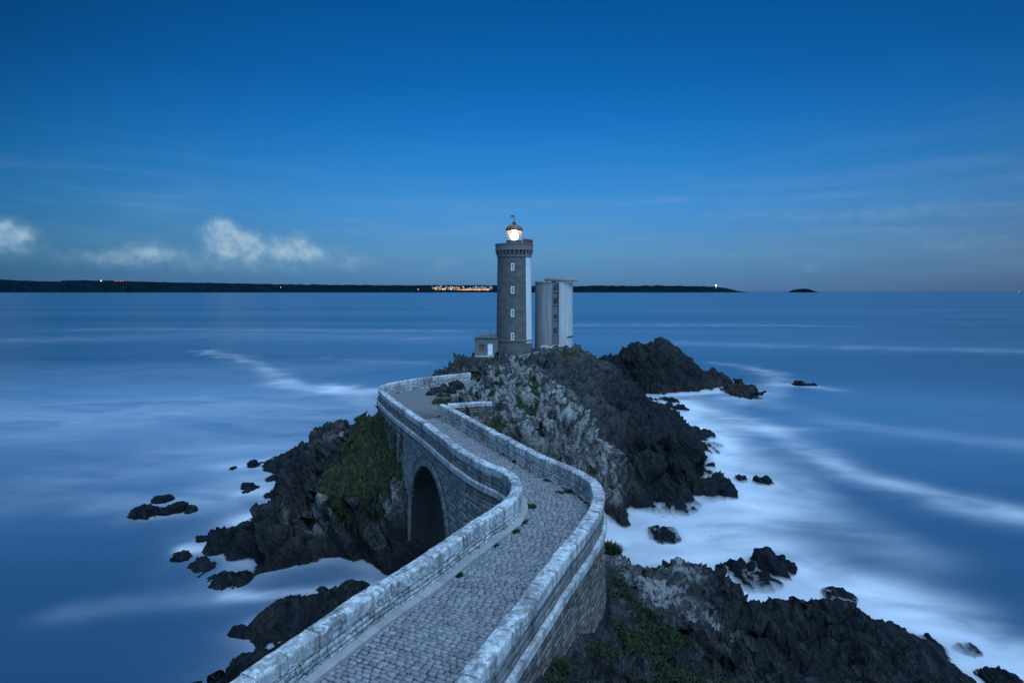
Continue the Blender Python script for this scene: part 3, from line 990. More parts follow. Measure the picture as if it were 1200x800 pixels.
for i, (u, v, wpx, hpx, lab, grp) in enumerate(SEA_ROCKS):
    x, y = at_z(u, v, 0)
    sc = y / FPX
    w_, h_ = wpx * sc * 0.5, hpx * sc
    dep = w_ * (0.8 + 0.5 * random.random())
    # the foot seen in the photo is the near edge
    y2 = y + dep * 0.5
    x2 = x * y2 / y
    sea_rock(x2, y2, w_, dep, h_ * 0.85, lab, grp, seed=i + 1, sub=4 if wpx < 20 else 5, amt=0.45)
    LAND_EXTRA.append((x2, y2, w_, dep))


def build_stack():
    cx, cy = 31.5, 133.0
    nx = 170
    xs = np.linspace(cx - 19, cx + 19, nx)
    ys = np.linspace(cy - 16, cy + 16, 140)
    X, Y = np.meshgrid(xs, ys)
    x, y = X.ravel(), Y.ravel()
    u = (x - cx)
    prof = np.interp(u, [-18, -14, -11, -7, -4, 0, 3, 5, 7.5, 9.5, 12, 14.5, 18], [-1.5, 3.2, 6.0, 7.4, 9.2, 9.8, 9.6, 8.8, 6.6, 5.0, 2.8, 0.9, -2])
    wd = np.interp(u, [-18, -8, 0, 8, 14, 18], [6, 9, 10.5, 8, 4, 2])
    v = (y - cy - 0.2 * u * 0) / wd
    h = prof * np.clip(1 - v ** 2, -0.4, 1) ** 1.0 if False else prof * np.sign(1 - v ** 2) * np.abs(np.clip(1 - v ** 2, -0.6, 1)) ** 0.65
    h += fbm(np.stack([x * .15, y * .15, 0 * x], 1), 4, ridged=True) * 1.2 - 0.3
    P = np.stack([x, y, h], 1)
    G = P.reshape(len(ys), nx, 3)
    N = np.cross(np.gradient(G, axis=1), np.gradient(G, axis=0)).reshape(-1, 3)
    N /= np.linalg.norm(N, axis=1)[:, None]
    P = rock_shape(P, N, np.full(len(P), 0.9))
    idx = np.arange(len(P)).reshape(len(ys), nx)
    F = np.stack([idx[:-1, :-1], idx[:-1, 1:], idx[1:, 1:], idx[1:, :-1]], -1).reshape(-1, 4)
    F = F[P[F, 2].max(1) > -1]
    used = np.unique(F)
    rm = np.full(len(P), -1)
    rm[used] = np.arange(len(used))
    z = P[used, 2]
    o = obj('sea_stack', P[used], rm[F], M['rock'], None, False,
            {'grass': 0 * z, 'lichen': 0.35 * sstep(6, 9, z), 'wet': 0.72 + 0 * z, 'brown': 0.5 * sstep(3, 1, z)}, origin=(cx, cy, 0))
    tag(o, 'big black flat-topped rock rising from the sea right of the lighthouse', 'rock')


build_stack()

# ------------------------------------------------------------------ stone facing generator
def facing(fmap, s0, s1, h0, h1, row_h, lmin, lmax, relief=0.03, gap=0.02, jit=0.12, keep=None, seed=0, hjit=0.2):
    """individually shaped stones laid in courses on a surface; fmap(s,h,d) -> xyz; returns verts, faces, tone"""
    rg = np.random.default_rng(seed)
    S = []
    h = h0
    while h < h1 - 0.02:
        rh = min(row_h * (1 + hjit * (rg.random() - 0.5) * 2), h1 - h)
        if h1 - h - rh < 0.4 * row_h:
            rh = h1 - h
        s = s0 - rg.random() * lmax
        while s < s1:
            ln = lmin + (lmax - lmin) * rg.random()
            a, b = max(s, s0), min(s + ln, s1)
            if b - a > 0.05:
                S.append((a, b, h, h + rh))
            s += ln
        h += rh
    S = np.array(S)
    if keep is not None:
        S = S[keep((S[:, 0] + S[:, 1]) / 2, (S[:, 2] + S[:, 3]) / 2, S)]
    n = len(S)
    w, hh = S[:, 1] - S[:, 0], S[:, 3] - S[:, 2]
    cs = np.stack([S[:, 0], S[:, 1], S[:, 1], S[:, 0]], 1)
    ch = np.stack([S[:, 2], S[:, 2], S[:, 3], S[:, 3]], 1)
    ms, mh = (S[:, 0] + S[:, 1]) / 2, (S[:, 2] + S[:, 3]) / 2
    m = np.minimum(w, hh)[:, None]
    cs = cs + (rg.random((n, 4)) - 0.5) * m * jit * 1.6
    ch = ch + (rg.random((n, 4)) - 0.5) * m * jit
    rel = relief * (0.45 + 0.9 * rg.random(n))
    rings = []
    for inset, dep in ((gap * 0.5, -0.04 + 0 * rel), (gap * 0.5 + 0.008, rel * 0.55), (gap * 0.5 + 0.10 * m, rel[:] * 1.0)):
        ds = cs - ms[:, None]
        dh = ch - mh[:, None]
        ins_s = np.sign(ds) * np.maximum(np.abs(ds) - inset, 0.005)
        ins_h = np.sign(dh) * np.maximum(np.abs(dh) - inset, 0.005)
        tilt = (rg.random((n, 1)) - 0.5) * 0.5 * rel[:, None] * np.sign(ds) if dep is not rel else 0
        rings.append(fmap((ms[:, None] + ins_s).ravel(), (mh[:, None] + ins_h).ravel(), (dep[:, None] + np.zeros((n, 4)) + tilt * (inset > gap)).ravel()))
    V = np.stack([r.reshape(n, 4, 3) for r in rings], 1).reshape(-1, 3)   # n*12
    base = (np.arange(n) * 12)[:, None]
    fs = []
    for r in (0, 1):
        for k in range(4):
            k2 = (k + 1) % 4
            fs.append(base + np.array([r * 4 + k, r * 4 + k2, (r + 1) * 4 + k2, (r + 1) * 4 + k]))
    fs.append(base + np.array([8, 9, 10, 11]))
    F = np.stack(fs, 1).reshape(-1, 4)
    tone = np.repeat(rg.random(n), 12)
    return V, F, tone


def sheet(fmap, ss, hh, d=0.0, keep=None):
    S, Hh = np.meshgrid(ss, hh)
    V = fmap(S.ravel(), Hh.ravel(), np.full(S.size, d))
    idx = np.arange(S.size).reshape(S.shape)
    F = np.stack([idx[:-1, :-1], idx[:-1, 1:], idx[1:, 1:], idx[1:, :-1]], -1).reshape(-1, 4)
    return V, F, np.full(len(V), -1.0)


def merge(parts):
    V, F, T, b = [], [], [], 0
    for v, f, t in parts:
        V.append(v)
        F.append(f + b)
        T.append(t)
        b += len(v)
    return np.vstack(V), np.vstack(F), np.concatenate(T)


def wall_map(curve, off, side, batter=0.0, ztop=None):
    """surface standing on a plan curve; depth goes out to the given side (+1 right, -1 left)"""
    def f(s, h, d):
        ex = 0.0 if not batter else batter * np.maximum(0, ztop - h)
        x, y, nx, ny = curve.at(s, 0.0)
        k = off + side * (d + ex)
        return np.stack([x + nx * k, y + ny * k, h], 1)
    return f


def sweep_blocks(curve, prof, s0, s1, blk, gap=0.012, jit=0.006, seed=0):
    """blocks with a shared section along a plan curve; prof = closed list of (offset to the right, z)"""
    rg = np.random.default_rng(seed)
    pr = np.array(prof)
    m = len(pr)
    V, F, T, b = [], [], [], 0
    s = s0
    while s < s1 - 0.05:
        ln = min(blk * (0.8 + 0.4 * rg.random()), s1 - s)
        if s1 - s - ln < 0.3:
            ln = s1 - s
        k = max(2, int(ln / 0.2) + 1)
        ss = np.linspace(s + gap / 2, s + ln - gap / 2, k)
        jo, jz = (rg.random(2) - 0.5) * 2 * jit
        for i, q in enumerate(ss):
            x, y, nx, ny = curve.at(q)
            w = (rg.random((m, 2)) - 0.5) * jit
            V.append(np.stack([x + nx * (pr[:, 0] + jo + w[:, 0]), y + ny * (pr[:, 0] + jo + w[:, 0]), pr[:, 1] + jz + w[:, 1]], 1))
            T += [rg.random() * 0.2 + (hash((int(s * 10),)) % 7) / 9.0] * m
        for i in range(k - 1):
            a0 = b + i * m
            a = np.arange(m)
            a2 = (a + 1) % m
            F += list(zip(a0 + a, a0 + m + a, a0 + m + a2, a0 + a2))
        F.append(tuple(range(b, b + m)))
        F.append(tuple(range(b + (k - 1) * m, b + k * m))[::-1])
        b += k * m
        s += ln
    return np.vstack(V), F, T


def round_top(o0, o1, z0, z1, r=0.07):
    """section of a coping stone with softened upper arrises, from offset o0 to o1"""
    return [(o0, z0), (o1, z0), (o1, z1 - r), (o1 - r * 0.3, z1 - r * 0.3), (o1 - r, z1), ((o0 + o1) / 2, z1 + 0.02), (o0 + r, z1), (o0 + r * 0.3, z1 - r * 0.3),
            (o0, z1 - r)]


# ------------------------------------------------------------------ bridge
BR = empty('stone_bridge', (0, 20, 0), 'curving granite footbridge with parapets and one round arch leading to the lighthouse', 'bridge')
SA = 8.0                                    # start of the detailed part along the curves (below the picture)
s_l_end = LO.L

# arch: its two feet on the left face, as seen in the photo
sA = LO.near(*at_z(503.5, 501, CAP)[:2])
ARCH_R, SPRING = 4.6, 4.7
xa, ya, nxa, nya = LO.at(sA)
axis = np.array([float(nxa), float(nya)])
# where the barrel comes out on the right face
best = None
for s in RI.s:
    x, y, _, _ = RI.at(s, TH)
    w = np.array([float(x) - float(xa), float(y) - float(ya)])
    t = w @ axis
    off = abs(w @ np.array([-axis[1], axis[0]]))
    if t > 0 and (best is None or off < best[0]):
        best = (off, s)
sB = best[1]


def arch_keep(sc, r):
    def k(s, h, S):
        out = np.ones(len(s), bool)
        for ss in (S[:, 0], S[:, 1]):
            for zz in (S[:, 2], S[:, 3]):
                dz = np.maximum(zz - SPRING, 0)
                out &= ~((np.abs(ss - sc) ** 2 + dz ** 2) < r ** 2)
        return out
    return k


def bridge_side(curve, off, side, sc, s0, s1, mat, seed, row, lmin, lmax, relief):
    fm = wall_map(curve, off, side, 0.035, 10.7)
    # mortar backing with the arch left open
    V, F, T = sheet(fm, np.arange(s0, s1 + 0.01, 0.2), np.arange(-1.5, 10.71, 0.2), 0.0)
    ss, hh = np.meshgrid(np.arange(s0, s1 + 0.01, 0.2), np.arange(-1.5, 10.71, 0.2))
    ss, hh = ss.ravel(), hh.ravel()
    cs, ch = ss[F].mean(1), hh[F].mean(1)
    F = F[(cs - sc) ** 2 + np.maximum(ch - SPRING, 0) ** 2 > (ARCH_R + 0.12) ** 2]
    parts = [(V, F, T)]
    parts.append(facing(fm, s0, s1, -1.0, 10.62, row, lmin, lmax, relief, 0.018, 0.10, arch_keep(sc, ARCH_R + 0.5), seed))
    V, F, T = merge(parts)
    o = obj('side_wall', V, F, mat, BR, False, {'tone': T})
    # voussoirs of the arch ring, standing proud of the wall
    r = MB()
    ang = np.linspace(0, pi, 30)
    for i in range(len(ang) - 1):
        a, b = ang[i] + 0.004, ang[i + 1] - 0.004
        q = []
        for dep in (0.09, -0.4):
            for (aa, rr) in ((a, ARCH_R), (b, ARCH_R), (b, ARCH_R + 0.42), (a, ARCH_R + 0.42)):
                q.append(fm(np.array([sc + rr * cos(aa)]), np.array([SPRING + rr * sin(aa)]), np.array([dep]))[0])
        r.add(q, [(0, 1, 2, 3), (7, 6, 5, 4), (0, 4, 5, 1), (1, 5, 6, 2), (2, 6, 7, 3), (3, 7, 4, 0)], random.random())
    for sg in (-1, 1):
        z = SPRING
        while z > -1.5:
            q = []
            for dep in (0.09, -0.4):
                for (s_, zz) in ((sc + sg * ARCH_R, z - 0.44), (sc + sg * (ARCH_R + 0.5), z - 0.44), (sc + sg * (ARCH_R + 0.5), z - 0.01), (sc + sg * ARCH_R, z - 0.01)):
                    q.append(fm(np.array([s_]), np.array([zz]), np.array([dep]))[0])
            r.add(q, [(0, 1, 2, 3), (7, 6, 5, 4), (0, 4, 5, 1), (1, 5, 6, 2), (2, 6, 7, 3), (3, 7, 4, 0)], random.random())
            z -= 0.45
    r.build('arch_ring', M['dressed'], BR)
    # string course under the parapet
    a, b = off + side * 0.0, off + side * 0.17
    lo, hi = min(a, b), max(a, b)
    V, F, T = sweep_blocks(curve, [(lo, 10.62), (hi, 10.62), (hi, 10.90), (hi - 0.03 if side > 0 else hi, 10.96), (lo if side > 0 else lo + 0.03, 10.96), (lo, 10.90)],
                           s0, s1, 0.9, seed=seed)
    obj('string_course', V, F, M['ledge'], BR, False, {'tone': T})
    return fm


fmL = bridge_side(LO, 0.04, -1, sA, SA, s_l_end, M['wall'], 11, 0.27, 0.35, 0.75, 0.03)
fmR = bridge_side(RI, TH - 0.04, 1, sB, SA, RI.L, M['wall_brown'], 12, 0.22, 0.25, 0.6, 0.05)

# barrel vault between the two faces
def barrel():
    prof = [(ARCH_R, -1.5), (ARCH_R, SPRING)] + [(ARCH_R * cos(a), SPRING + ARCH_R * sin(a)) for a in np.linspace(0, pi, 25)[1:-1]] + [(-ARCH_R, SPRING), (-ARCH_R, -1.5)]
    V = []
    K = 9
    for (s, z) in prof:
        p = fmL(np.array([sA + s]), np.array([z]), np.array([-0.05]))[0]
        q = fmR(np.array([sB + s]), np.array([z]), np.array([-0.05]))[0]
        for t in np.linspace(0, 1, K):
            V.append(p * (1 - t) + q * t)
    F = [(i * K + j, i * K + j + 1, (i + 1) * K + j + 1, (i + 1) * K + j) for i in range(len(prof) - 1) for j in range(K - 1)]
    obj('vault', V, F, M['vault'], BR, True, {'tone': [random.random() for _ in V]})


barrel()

# pilasters on the left face
for (u, v) in ((467, 477), (546, 532)):
    sp = LO.near(*at_z(u, v, CAP)[:2])
    V, F, T = facing(fmL, sp - 0.35, sp + 0.35, -1.0, 10.6, 0.4, 0.7, 0.7, 0.05, 0.01, 0.02, None, 5)
    fm2 = lambda s, h, d: fmL(s, h, d + 0.10)
    V, F, T = merge([facing(fm2, sp - 0.35, sp + 0.35, -1.0, 10.6, 0.4, 0.7, 0.7, 0.03, 0.01, 0.02, None, 5),
                     sheet(fmL, np.array([sp - 0.35, sp + 0.35]), np.array([-1.0, 10.6]), 0.06)])
    obj('pilaster', V, F, M['dressed'], BR, False, {'tone': np.abs(T)})


def parapet(curve, o_in, o_out, s0, s1, mat, seed, in_side, rubble):
    """parapet wall (inner face towards the path) with its coping"""
    zc = 11.68
    lo, hi = min(o_in, o_out), max(o_in, o_out)
    V0, F0, T0 = sweep_blocks(curve, [(lo + 0.04, 10.5), (hi - 0.04, 10.5), (hi - 0.04, zc), (lo + 0.04, zc)], s0, s1, 60, 0.0, 0.0)
    V0 = np.asarray(V0)
    F0q = np.array([f for f in F0 if len(f) == 4])
    parts = [(V0, F0q, np.full(len(V0), -1.0))]
    fi = wall_map(curve, o_in + (-0.04 if o_in == hi else 0.04), in_side)
    parts.append(facing(fi, s0, s1, 10.92, zc - 0.01, rubble[0], rubble[1], rubble[2], rubble[3], 0.022, 0.22, None, seed, 0.3))
    fo = wall_map(curve, o_out + (0.04 if o_out == lo else -0.04), -in_side)
    parts.append(facing(fo, s0, s1, 10.97, zc - 0.01, 0.24, 0.4, 0.9, 0.035, 0.014, 0.06, None, seed + 1))
    outer = parts.pop()
    V, F, T = merge(parts)
    o = obj('parapet', V, F, mat, BR, False, {'tone': T})
    obj('outer_face', outer[0], outer[1], M['outer'], o, False, {'tone': outer[2]})
    V, F, T = sweep_blocks(curve, round_top(lo - 0.015, hi + 0.015, zc, CAP), s0, s1, 1.0, 0.028, 0.022, seed)
    obj('coping', V, F, M['coping'], o, False, {'tone': T})
    return o


parapet(LO, TH, 0.0, SA, s_l_end, M['parapet'], 21, 1, (0.15, 0.16, 0.42, 0.045))
parapet(RI, 0.0, TH, SA, RI.L, M['parapet'], 31, -1, (0.19, 0.22, 0.5, 0.035))

# kerb along the left parapet up to the bend
s_k = LO.near(*at_z(590, 553, CAP)[:2])
V, F, T = sweep_blocks(LO, [(TH - 0.02, 10.8), (TH + 0.30, 10.8), (TH + 0.30, 11.10), (TH + 0.28, 11.13), (TH - 0.02, 11.14)], SA, s_k, 1.0, 0.012, 0.008, 3)
obj('kerb', V, F, M['kerb'], BR, False, {'tone': T})

# ------------------------------------------------------------------ the path: sheet, setts and terrace
def build_path():
    m, n = new_mat('path_dirt')
    p = pos(n)
    a = n.noise(p, 1.1, 6, 0.65)
    b = n.noise(p, 9.0, 5, 0.65)
    c = n.mix(a, (0.09, 0.089, 0.084), (0.19, 0.187, 0.18))
    c = n.mix(n.ramp(b, [(0.55, 0.0), (0.75, 0.8)]), c, (0.27, 0.268, 0.265))
    yy = n.n('ShaderNodeSeparateXYZ', Vector=p).outputs[1]
    c = n.mix(n.ramp(n.m('MULTIPLY_ADD', n.m('ADD', yy, n.m('MULTIPLY', a, 6.0)), 0.01, 0.0), [(0.49, 0.0), (0.56, 1.0)]), (0.030, 0.030, 0.028), c)
    finish(n, c, 0.95, n.m('ADD', a, b), 0.6, 0.06)
    bm = bmesh.new()
    vs = [bm.verts.new((x, y, 10.96)) for x, y in DECK_POLY]
    f = bm.faces.new(vs)
    bmesh.ops.triangulate(bm, faces=[f])
    bm.verts.index_update()
    V = [w.co[:] for w in bm.verts]
    F = [[w.index for w in q.verts] for q in bm.faces]
    bm.free()
    o = obj('path', V, F, m, None)
    tag(o, 'cobbled path over the bridge widening into a bare terrace', 'path', kind='structure')
    # middle line of the carriageway
    mid = []
    for q in RI.p[::4]:
        i = np.argmin((L_IN.p[:, 0] - q[0]) ** 2 + (L_IN.p[:, 1] - q[1]) ** 2)
        mid.append((q + L_IN.p[i]) / 2)
    mid = np.array(mid)
    for _ in range(14):
        k = mid.copy()
        k[1:-1] = (mid[:-2] + 2 * mid[1:-1] + mid[2:]) / 4
        mid = k
    C = Curve(mid[::3])
    edge = list(map(tuple, LO.off(TH + 0.02)[::3])) + list(map(tuple, RI.off(-0.02)[::-3]))

    def fm(t, s, d):                         # courses run across the path
        x, y, nx, ny = C.at(s)
        zz = 10.975 + 0.012 * np.sin(s * 1.3) - 0.004 * t * t
        return np.stack([x + nx * t, y + ny * t, zz + d], 1)

    rg = np.random.default_rng(4)

    def keep(t, s, S):
        x, y, nx, ny = C.at(s)
        ok = inside(edge, x + nx * t, y + ny * t)
        return ok & (rg.random(len(s)) < 1 - sstep(46, 54, y)) & (y > 9)
    V, F, T = facing(fm, -3.6, 3.6, 0.0, C.L - 0.2, 0.165, 0.19, 0.32, 0.046, 0.026, 0.13, keep, 8, 0.12)
    o2 = obj('path_setts', V, F, M['cobble'], None, False, {'tone': T})
    tag(o2, 'rough grey setts laid in courses across the bridge path', 'path', kind='structure')
    return C


PATHC = build_path()

# short wall turning off the end of the right parapet
def return_wall():
    p0, p1 = np.array(at_z(514.8, 473.2, CAP)), np.array(at_z(576, 470.0, CAP))
    c = Curve([p0 + (p1 - p0) * t for t in (0.02, 0.35, 0.7, 1.0)])
    root = empty('boundary_wall', (*((p0 + p1) / 2), 10.5), 'low rubble wall turning right from the end of the right parapet', 'wall')
    zc = 11.75
    V0, F0, T0 = sweep_blocks(c, [(-0.3, 8.5), (0.24, 8.5), (0.24, zc), (-0.3, zc)], 0.6, c.L, 60, 0, 0)
    parts = [(V0, np.array([f for f in F0 if len(f) == 4]), np.full(len(V0), -1.0)),
             facing(wall_map(c, 0.24, 1), 0.6, c.L, 8.6, zc, 0.2, 0.25, 0.55, 0.05, 0.03, 0.2, None, 2)]
    V, F, T = merge(parts)
    obj('masonry', V, F, M['wall_brown'], root, False, {'tone': T})
    V, F, T = sweep_blocks(c, round_top(-0.32, 0.30, zc, CAP - 0.02), 0.62, c.L, 1.0, 0.012, 0.015, 5)
    obj('coping', V, F, M['coping'], root, False, {'tone': T})


return_wall()

# stones lying on the terrace by the hill
TERR_STONES = [(505, 462, .5, .35, 'flat stone lying nearest the path on the terrace'), (512, 459, .8, .55, 'largest dark stone in the heap on the terrace'),
               (520, 457.5, .7, .5, 'brown stone beside the largest one on the terrace'), (529, 460, .6, .6, 'upright stone at the right end of the terrace heap'),
               (516, 464, .45, .3, 'small stone in front of the terrace heap'), (524, 464, .4, .25, 'smallest stone at the right front of the terrace heap'),
               (534, 455, .9, .8, 'big block at the foot of the hill behind the terrace heap')]
for i, (u, v, w_, h_, lab) in enumerate(TERR_STONES):
    x, y = at_z(u, v, DECK)
    o = sea_rock(x, y, w_, w_ * 0.8, h_, lab, 'stones on the terrace', 'loose_stone', 60 + i, 4, 0.15, 0.4, 0.35)
    o.location.z = 10.95

# ------------------------------------------------------------------ lighthouse
LX, LY = at_d(602.6, 400, 114)[0], 114.0
LC = LY + 0.0
PXM = FPX / 114.0


def lz(v):
    return zat(v, LC - 3.3)


LH = empty('lighthouse', (LX, LC, lz(417)), 'round grey granite lighthouse with lit lantern and white painted side on the islet', 'lighthouse')


def lathe_uv(cx, cy, prof, n=96):
    V, UV, F = [], [], []
    s = 0
    for j, (r, z) in enumerate(prof):
        for k in range(n + 1):
            a = 2 * pi * k / n + pi
            V.append((cx + r * sin(a), cy - r * cos(a), z))
            UV.append((a * 3.4, z))
    for j in range(len(prof) - 1):
        for k in range(n):
            F.append((j * (n + 1) + k, j * (n + 1) + k + 1, (j + 1) * (n + 1) + k + 1, (j + 1) * (n + 1) + k))
    return V, F, UV


def build_lighthouse():
    zb, zband, ztop = lz(424), lz(399.3), lz(298.5)
    zw = lz(402.6)
    rb, rt = 3.47, 3.16
    rad = lambda z: rb + (rt - rb) * (z - zb) / (ztop - zb)
    zs = [zb, zw, zband] + list(np.linspace(zband, ztop, 12))[1:] + [lz(292.8) + .15]
    V, F, UV = lathe_uv(LX, LC, [(rad(z) + (0.0), z) for z in zs], 128)
    V = np.array(V)
    mi = []
    for f in F:
        c = V[list(f)].mean(0)
        a = math.degrees(atan2(c[0] - LX, -(c[1] - LC)))
        mi.append(1 if (42 < a < 150 and c[2] > zw) else 0)
    obj('tower', V, F, [M['tower'], M['tower_paint']], LH, True, {'tone': np.full(len(V), .5)}, mi, UV)
    b = MB()
    b.lathe(LX, LC, [(rad(zband) - .1, zband - 0.12), (rad(zband) + 0.1, zband - 0.12), (rad(zband) + 0.1, zband + 0.08), (rad(zband) - .1, zband + 0.12)], 96)
    b.build('band', M['tower_trim'], LH, False)
    # corbelled gallery
    g0, g1, g2 = lz(298.5), lz(292.8), lz(284.6)
    b = MB()
    b.lathe(LX, LC, [(rt - .05, g0 - .3), (rt + 0.12, g0 - .3), (rt + 0.14, g0), (rt + .02, g0)], 96)
    for k in range(28):
        a = 2 * pi * k / 28
        c, s = cos(a), sin(a)
        q = []
        for w in (-.17, .17):
            for (r, z) in ((rt - .05, g0), (rt + .14, g0), (rt + .34, g1 - .25), (rt + .40, g1), (rt - .05, g1)):
                q.append((LX + r * s + w * c, LC - r * c + w * s, z))
        b.add(q, [(0, 1, 2, 3, 4), (9, 8, 7, 6, 5)] + [(i, 5 + i, 5 + (i + 1) % 5, (i + 1) % 5) for i in range(5)])
    b.build('corbel_ring', M['tower_trim'], LH)
    b = MB()
    ro = 3.56
    b.lathe(LX, LC, [(rt - .2, g1), (ro, g1), (ro + .06, g1 + .12), (ro, g1 + .26), (ro, g2 - .22), (ro + .07, g2 - .2), (ro + .07, g2), (ro - .4, g2), (ro - .4, g1 + .3), (0.5, g1 + .3)], 96, cap=False)
    b.build('gallery', M['tower_trim'], LH)
    # red screen on the right of the gallery
    b = MB()
    b.lathe(LX, LC, [(ro - .2, g2), (ro - .05, g2), (ro - .05, g2 + .75), (ro - .2, g2 + .75), (ro - .2, g2)], 24, radians(28), radians(135), cap=False)
    b.build('red_screen', M['red'], LH)
    # lantern room
    z0, zg0, zg1, zd = g1 + .3, lz(280.4), lz(268.4), lz(261.6)
    b = MB()
    b.lathe(LX, LC, [(1.45, z0), (1.45, zg0 - .1), (1.52, zg0 - .1), (1.52, zg0), (0.9, zg0)], 48, cap=False)
    b.build('lantern_base', M['tower_trim'], LH)
    b = MB()
    b.lathe(LX, LC, [(1.36, zg0), (1.36, zg1)], 32, cap=False)
    gl = b.build('lantern_glazing', M['lantern_glass'], LH, True)
    b = MB()
    for k in range(10):
        a = 2 * pi * k / 10 + .2
        b.tube((LX + 1.38 * sin(a), LC - 1.38 * cos(a), zg0), (LX + 1.38 * sin(a), LC - 1.38 * cos(a), zg1), .018)
    zm = (zg0 + zg1) / 2 + .2
    b.lathe(LX, LC, [(1.35, zm - .015), (1.39, zm - .015), (1.39, zm + .015), (1.35, zm + .015)], 32, cap=False)
    b.build('glazing_bars', M['copper'], gl)
    b = MB()
    prof = [(0.12, zg0 + .05), (.5, zg0 + .25)]
    for t in np.linspace(0, 1, 9):
        prof.append((.55 + .28 * sin(pi * t), zg0 + .3 + 1.15 * t))
    prof += [(.2, zg0 + 1.6)]
    b.lathe(LX, LC, prof, 32)
    b.build('lamp', M['lamp'], LH, True)
    b = MB()
    prof = [(1.36, zg1 - .02), (1.62, zg1 - .02), (1.62, zg1 + .10)]
    for t in np.linspace(0.08, 1, 8):
        a = t * pi / 2
        prof.append((1.54 * cos(a) * .98 + .12, zg1 + .10 + (zd - zg1) * sin(a)))
    b.lathe(LX, LC, prof, 40)
    dm = b.build('dome', M['copper'], LH, True)
    b = MB()
    zz = zd
    prof = [(.18, zz)]
    for t in np.linspace(0.15, 0.95, 8):
        prof.append((.36 * sin(pi * t), zz + .42 - .38 * cos(pi * t)))
    b.lathe(LX, LC, prof, 20)
    b.build('ball', M['copper'], dm, True)
    b = MB()
    b.tube((LX, LC, zz + .7), (LX, LC, zz + 2.1), .035)
    b.tube((LX - .5, LC, zz + 1.25), (LX + .5, LC, zz + 1.25), .03)
    b.tube((LX, LC - .5, zz + 1.25), (LX, LC + .5, zz + 1.25), .03)
    b.box(LX - .62, LX - .05, LC - .02, LC + .02, zz + 1.5, zz + 1.8)
    b.build('weather_vane', M['iron'], dm)
    # windows up the front
    for v0, v1 in ((308.5, 317.2), (335.5, 344), (362.3, 371.2), (389.8, 398.4)):
        zt, z1 = lz(v0), lz(v1)
        zc = (zt + z1) / 2
        r = rad(zc)
        a = -0.10
        cxx, cyy = LX + r * sin(a), LC - r * cos(a)
        w, h = .30, (zt - z1) / 2
        f = MB()
        for (xa_, xb_, za, zb_) in ((-w, -w + .15, -h, h), (w - .15, w, -h, h), (-w + .15, w - .15, h - .16, h), (-w + .15, w - .15, -h, -h + .16)):
            f.box(cxx + xa_, cxx + xb_, cyy - .10, cyy + .25, zc + za, zc + zb_, a, (cxx, cyy))
        fo = f.build('window', M['white'], LH)
        g = MB()
        g.box(cxx - w + .15, cxx + w - .15, cyy - .01, cyy + .2, zc - h + .16, zc + h - .16, a, (cxx, cyy))
        g.build('pane', M['glass_dark'], fo)
        g = MB()
        g.box(cxx - .015, cxx + .015, cyy - .05, cyy - .012, zc - h + .16, zc + h - .16, a, (cxx, cyy))
        g.box(cxx - w + .15, cxx + w - .15, cyy - .05, cyy - .012, zc - .02, zc + .02, a, (cxx, cyy))
        g.build('glazing_bar', M['white'], fo)
    # the lamp's own light
    pl = bpy.data.lights.new('lantern_light', 'POINT')
    pl.energy = 2600
    pl.color = (1.0, .66, .28)
    pl.shadow_soft_size = .3
    po = bpy.data.objects.new('lantern_light', pl)
    po.location = (0, 0, (zg0 + 1.75) - LH.location.z)
    COL.objects.link(po)
    po.parent = LH


def paint_mat():
    m, n = new_mat('weathered_white_paint')
    p = pos(n)
    a = n.noise(p, 0.7, 5, 0.6)
    sv = n.noise(n.vmul(p, (1.8, 1.8, 0.10)), 1.6, 5, 0.65)
    c = n.mix(a, (0.56, 0.56, 0.55), (0.68, 0.68, 0.67))
    c = n.mix(n.m('MULTIPLY', n.ramp(sv, [(0.48, 0.0), (0.72, 1.0)]), 0.55), c, (0.34, 0.33, 0.31))
    finish(n, c, 0.8, n.m('ADD', a, sv), 0.3, 0.05)
    return m


M['tower_paint'] = paint_mat()


def trim_mat():
    m, n = new_mat('granite_trim')
    p = pos(n)
    a = n.noise(p, 1.6, 6, 0.65)
    c = n.mix(a, (0.10, 0.097, 0.09), (0.20, 0.192, 0.18))
    finish(n, c, 0.9, a, 0.4, 0.05)
    return m


M['tower_trim'] = trim_mat()
build_lighthouse()

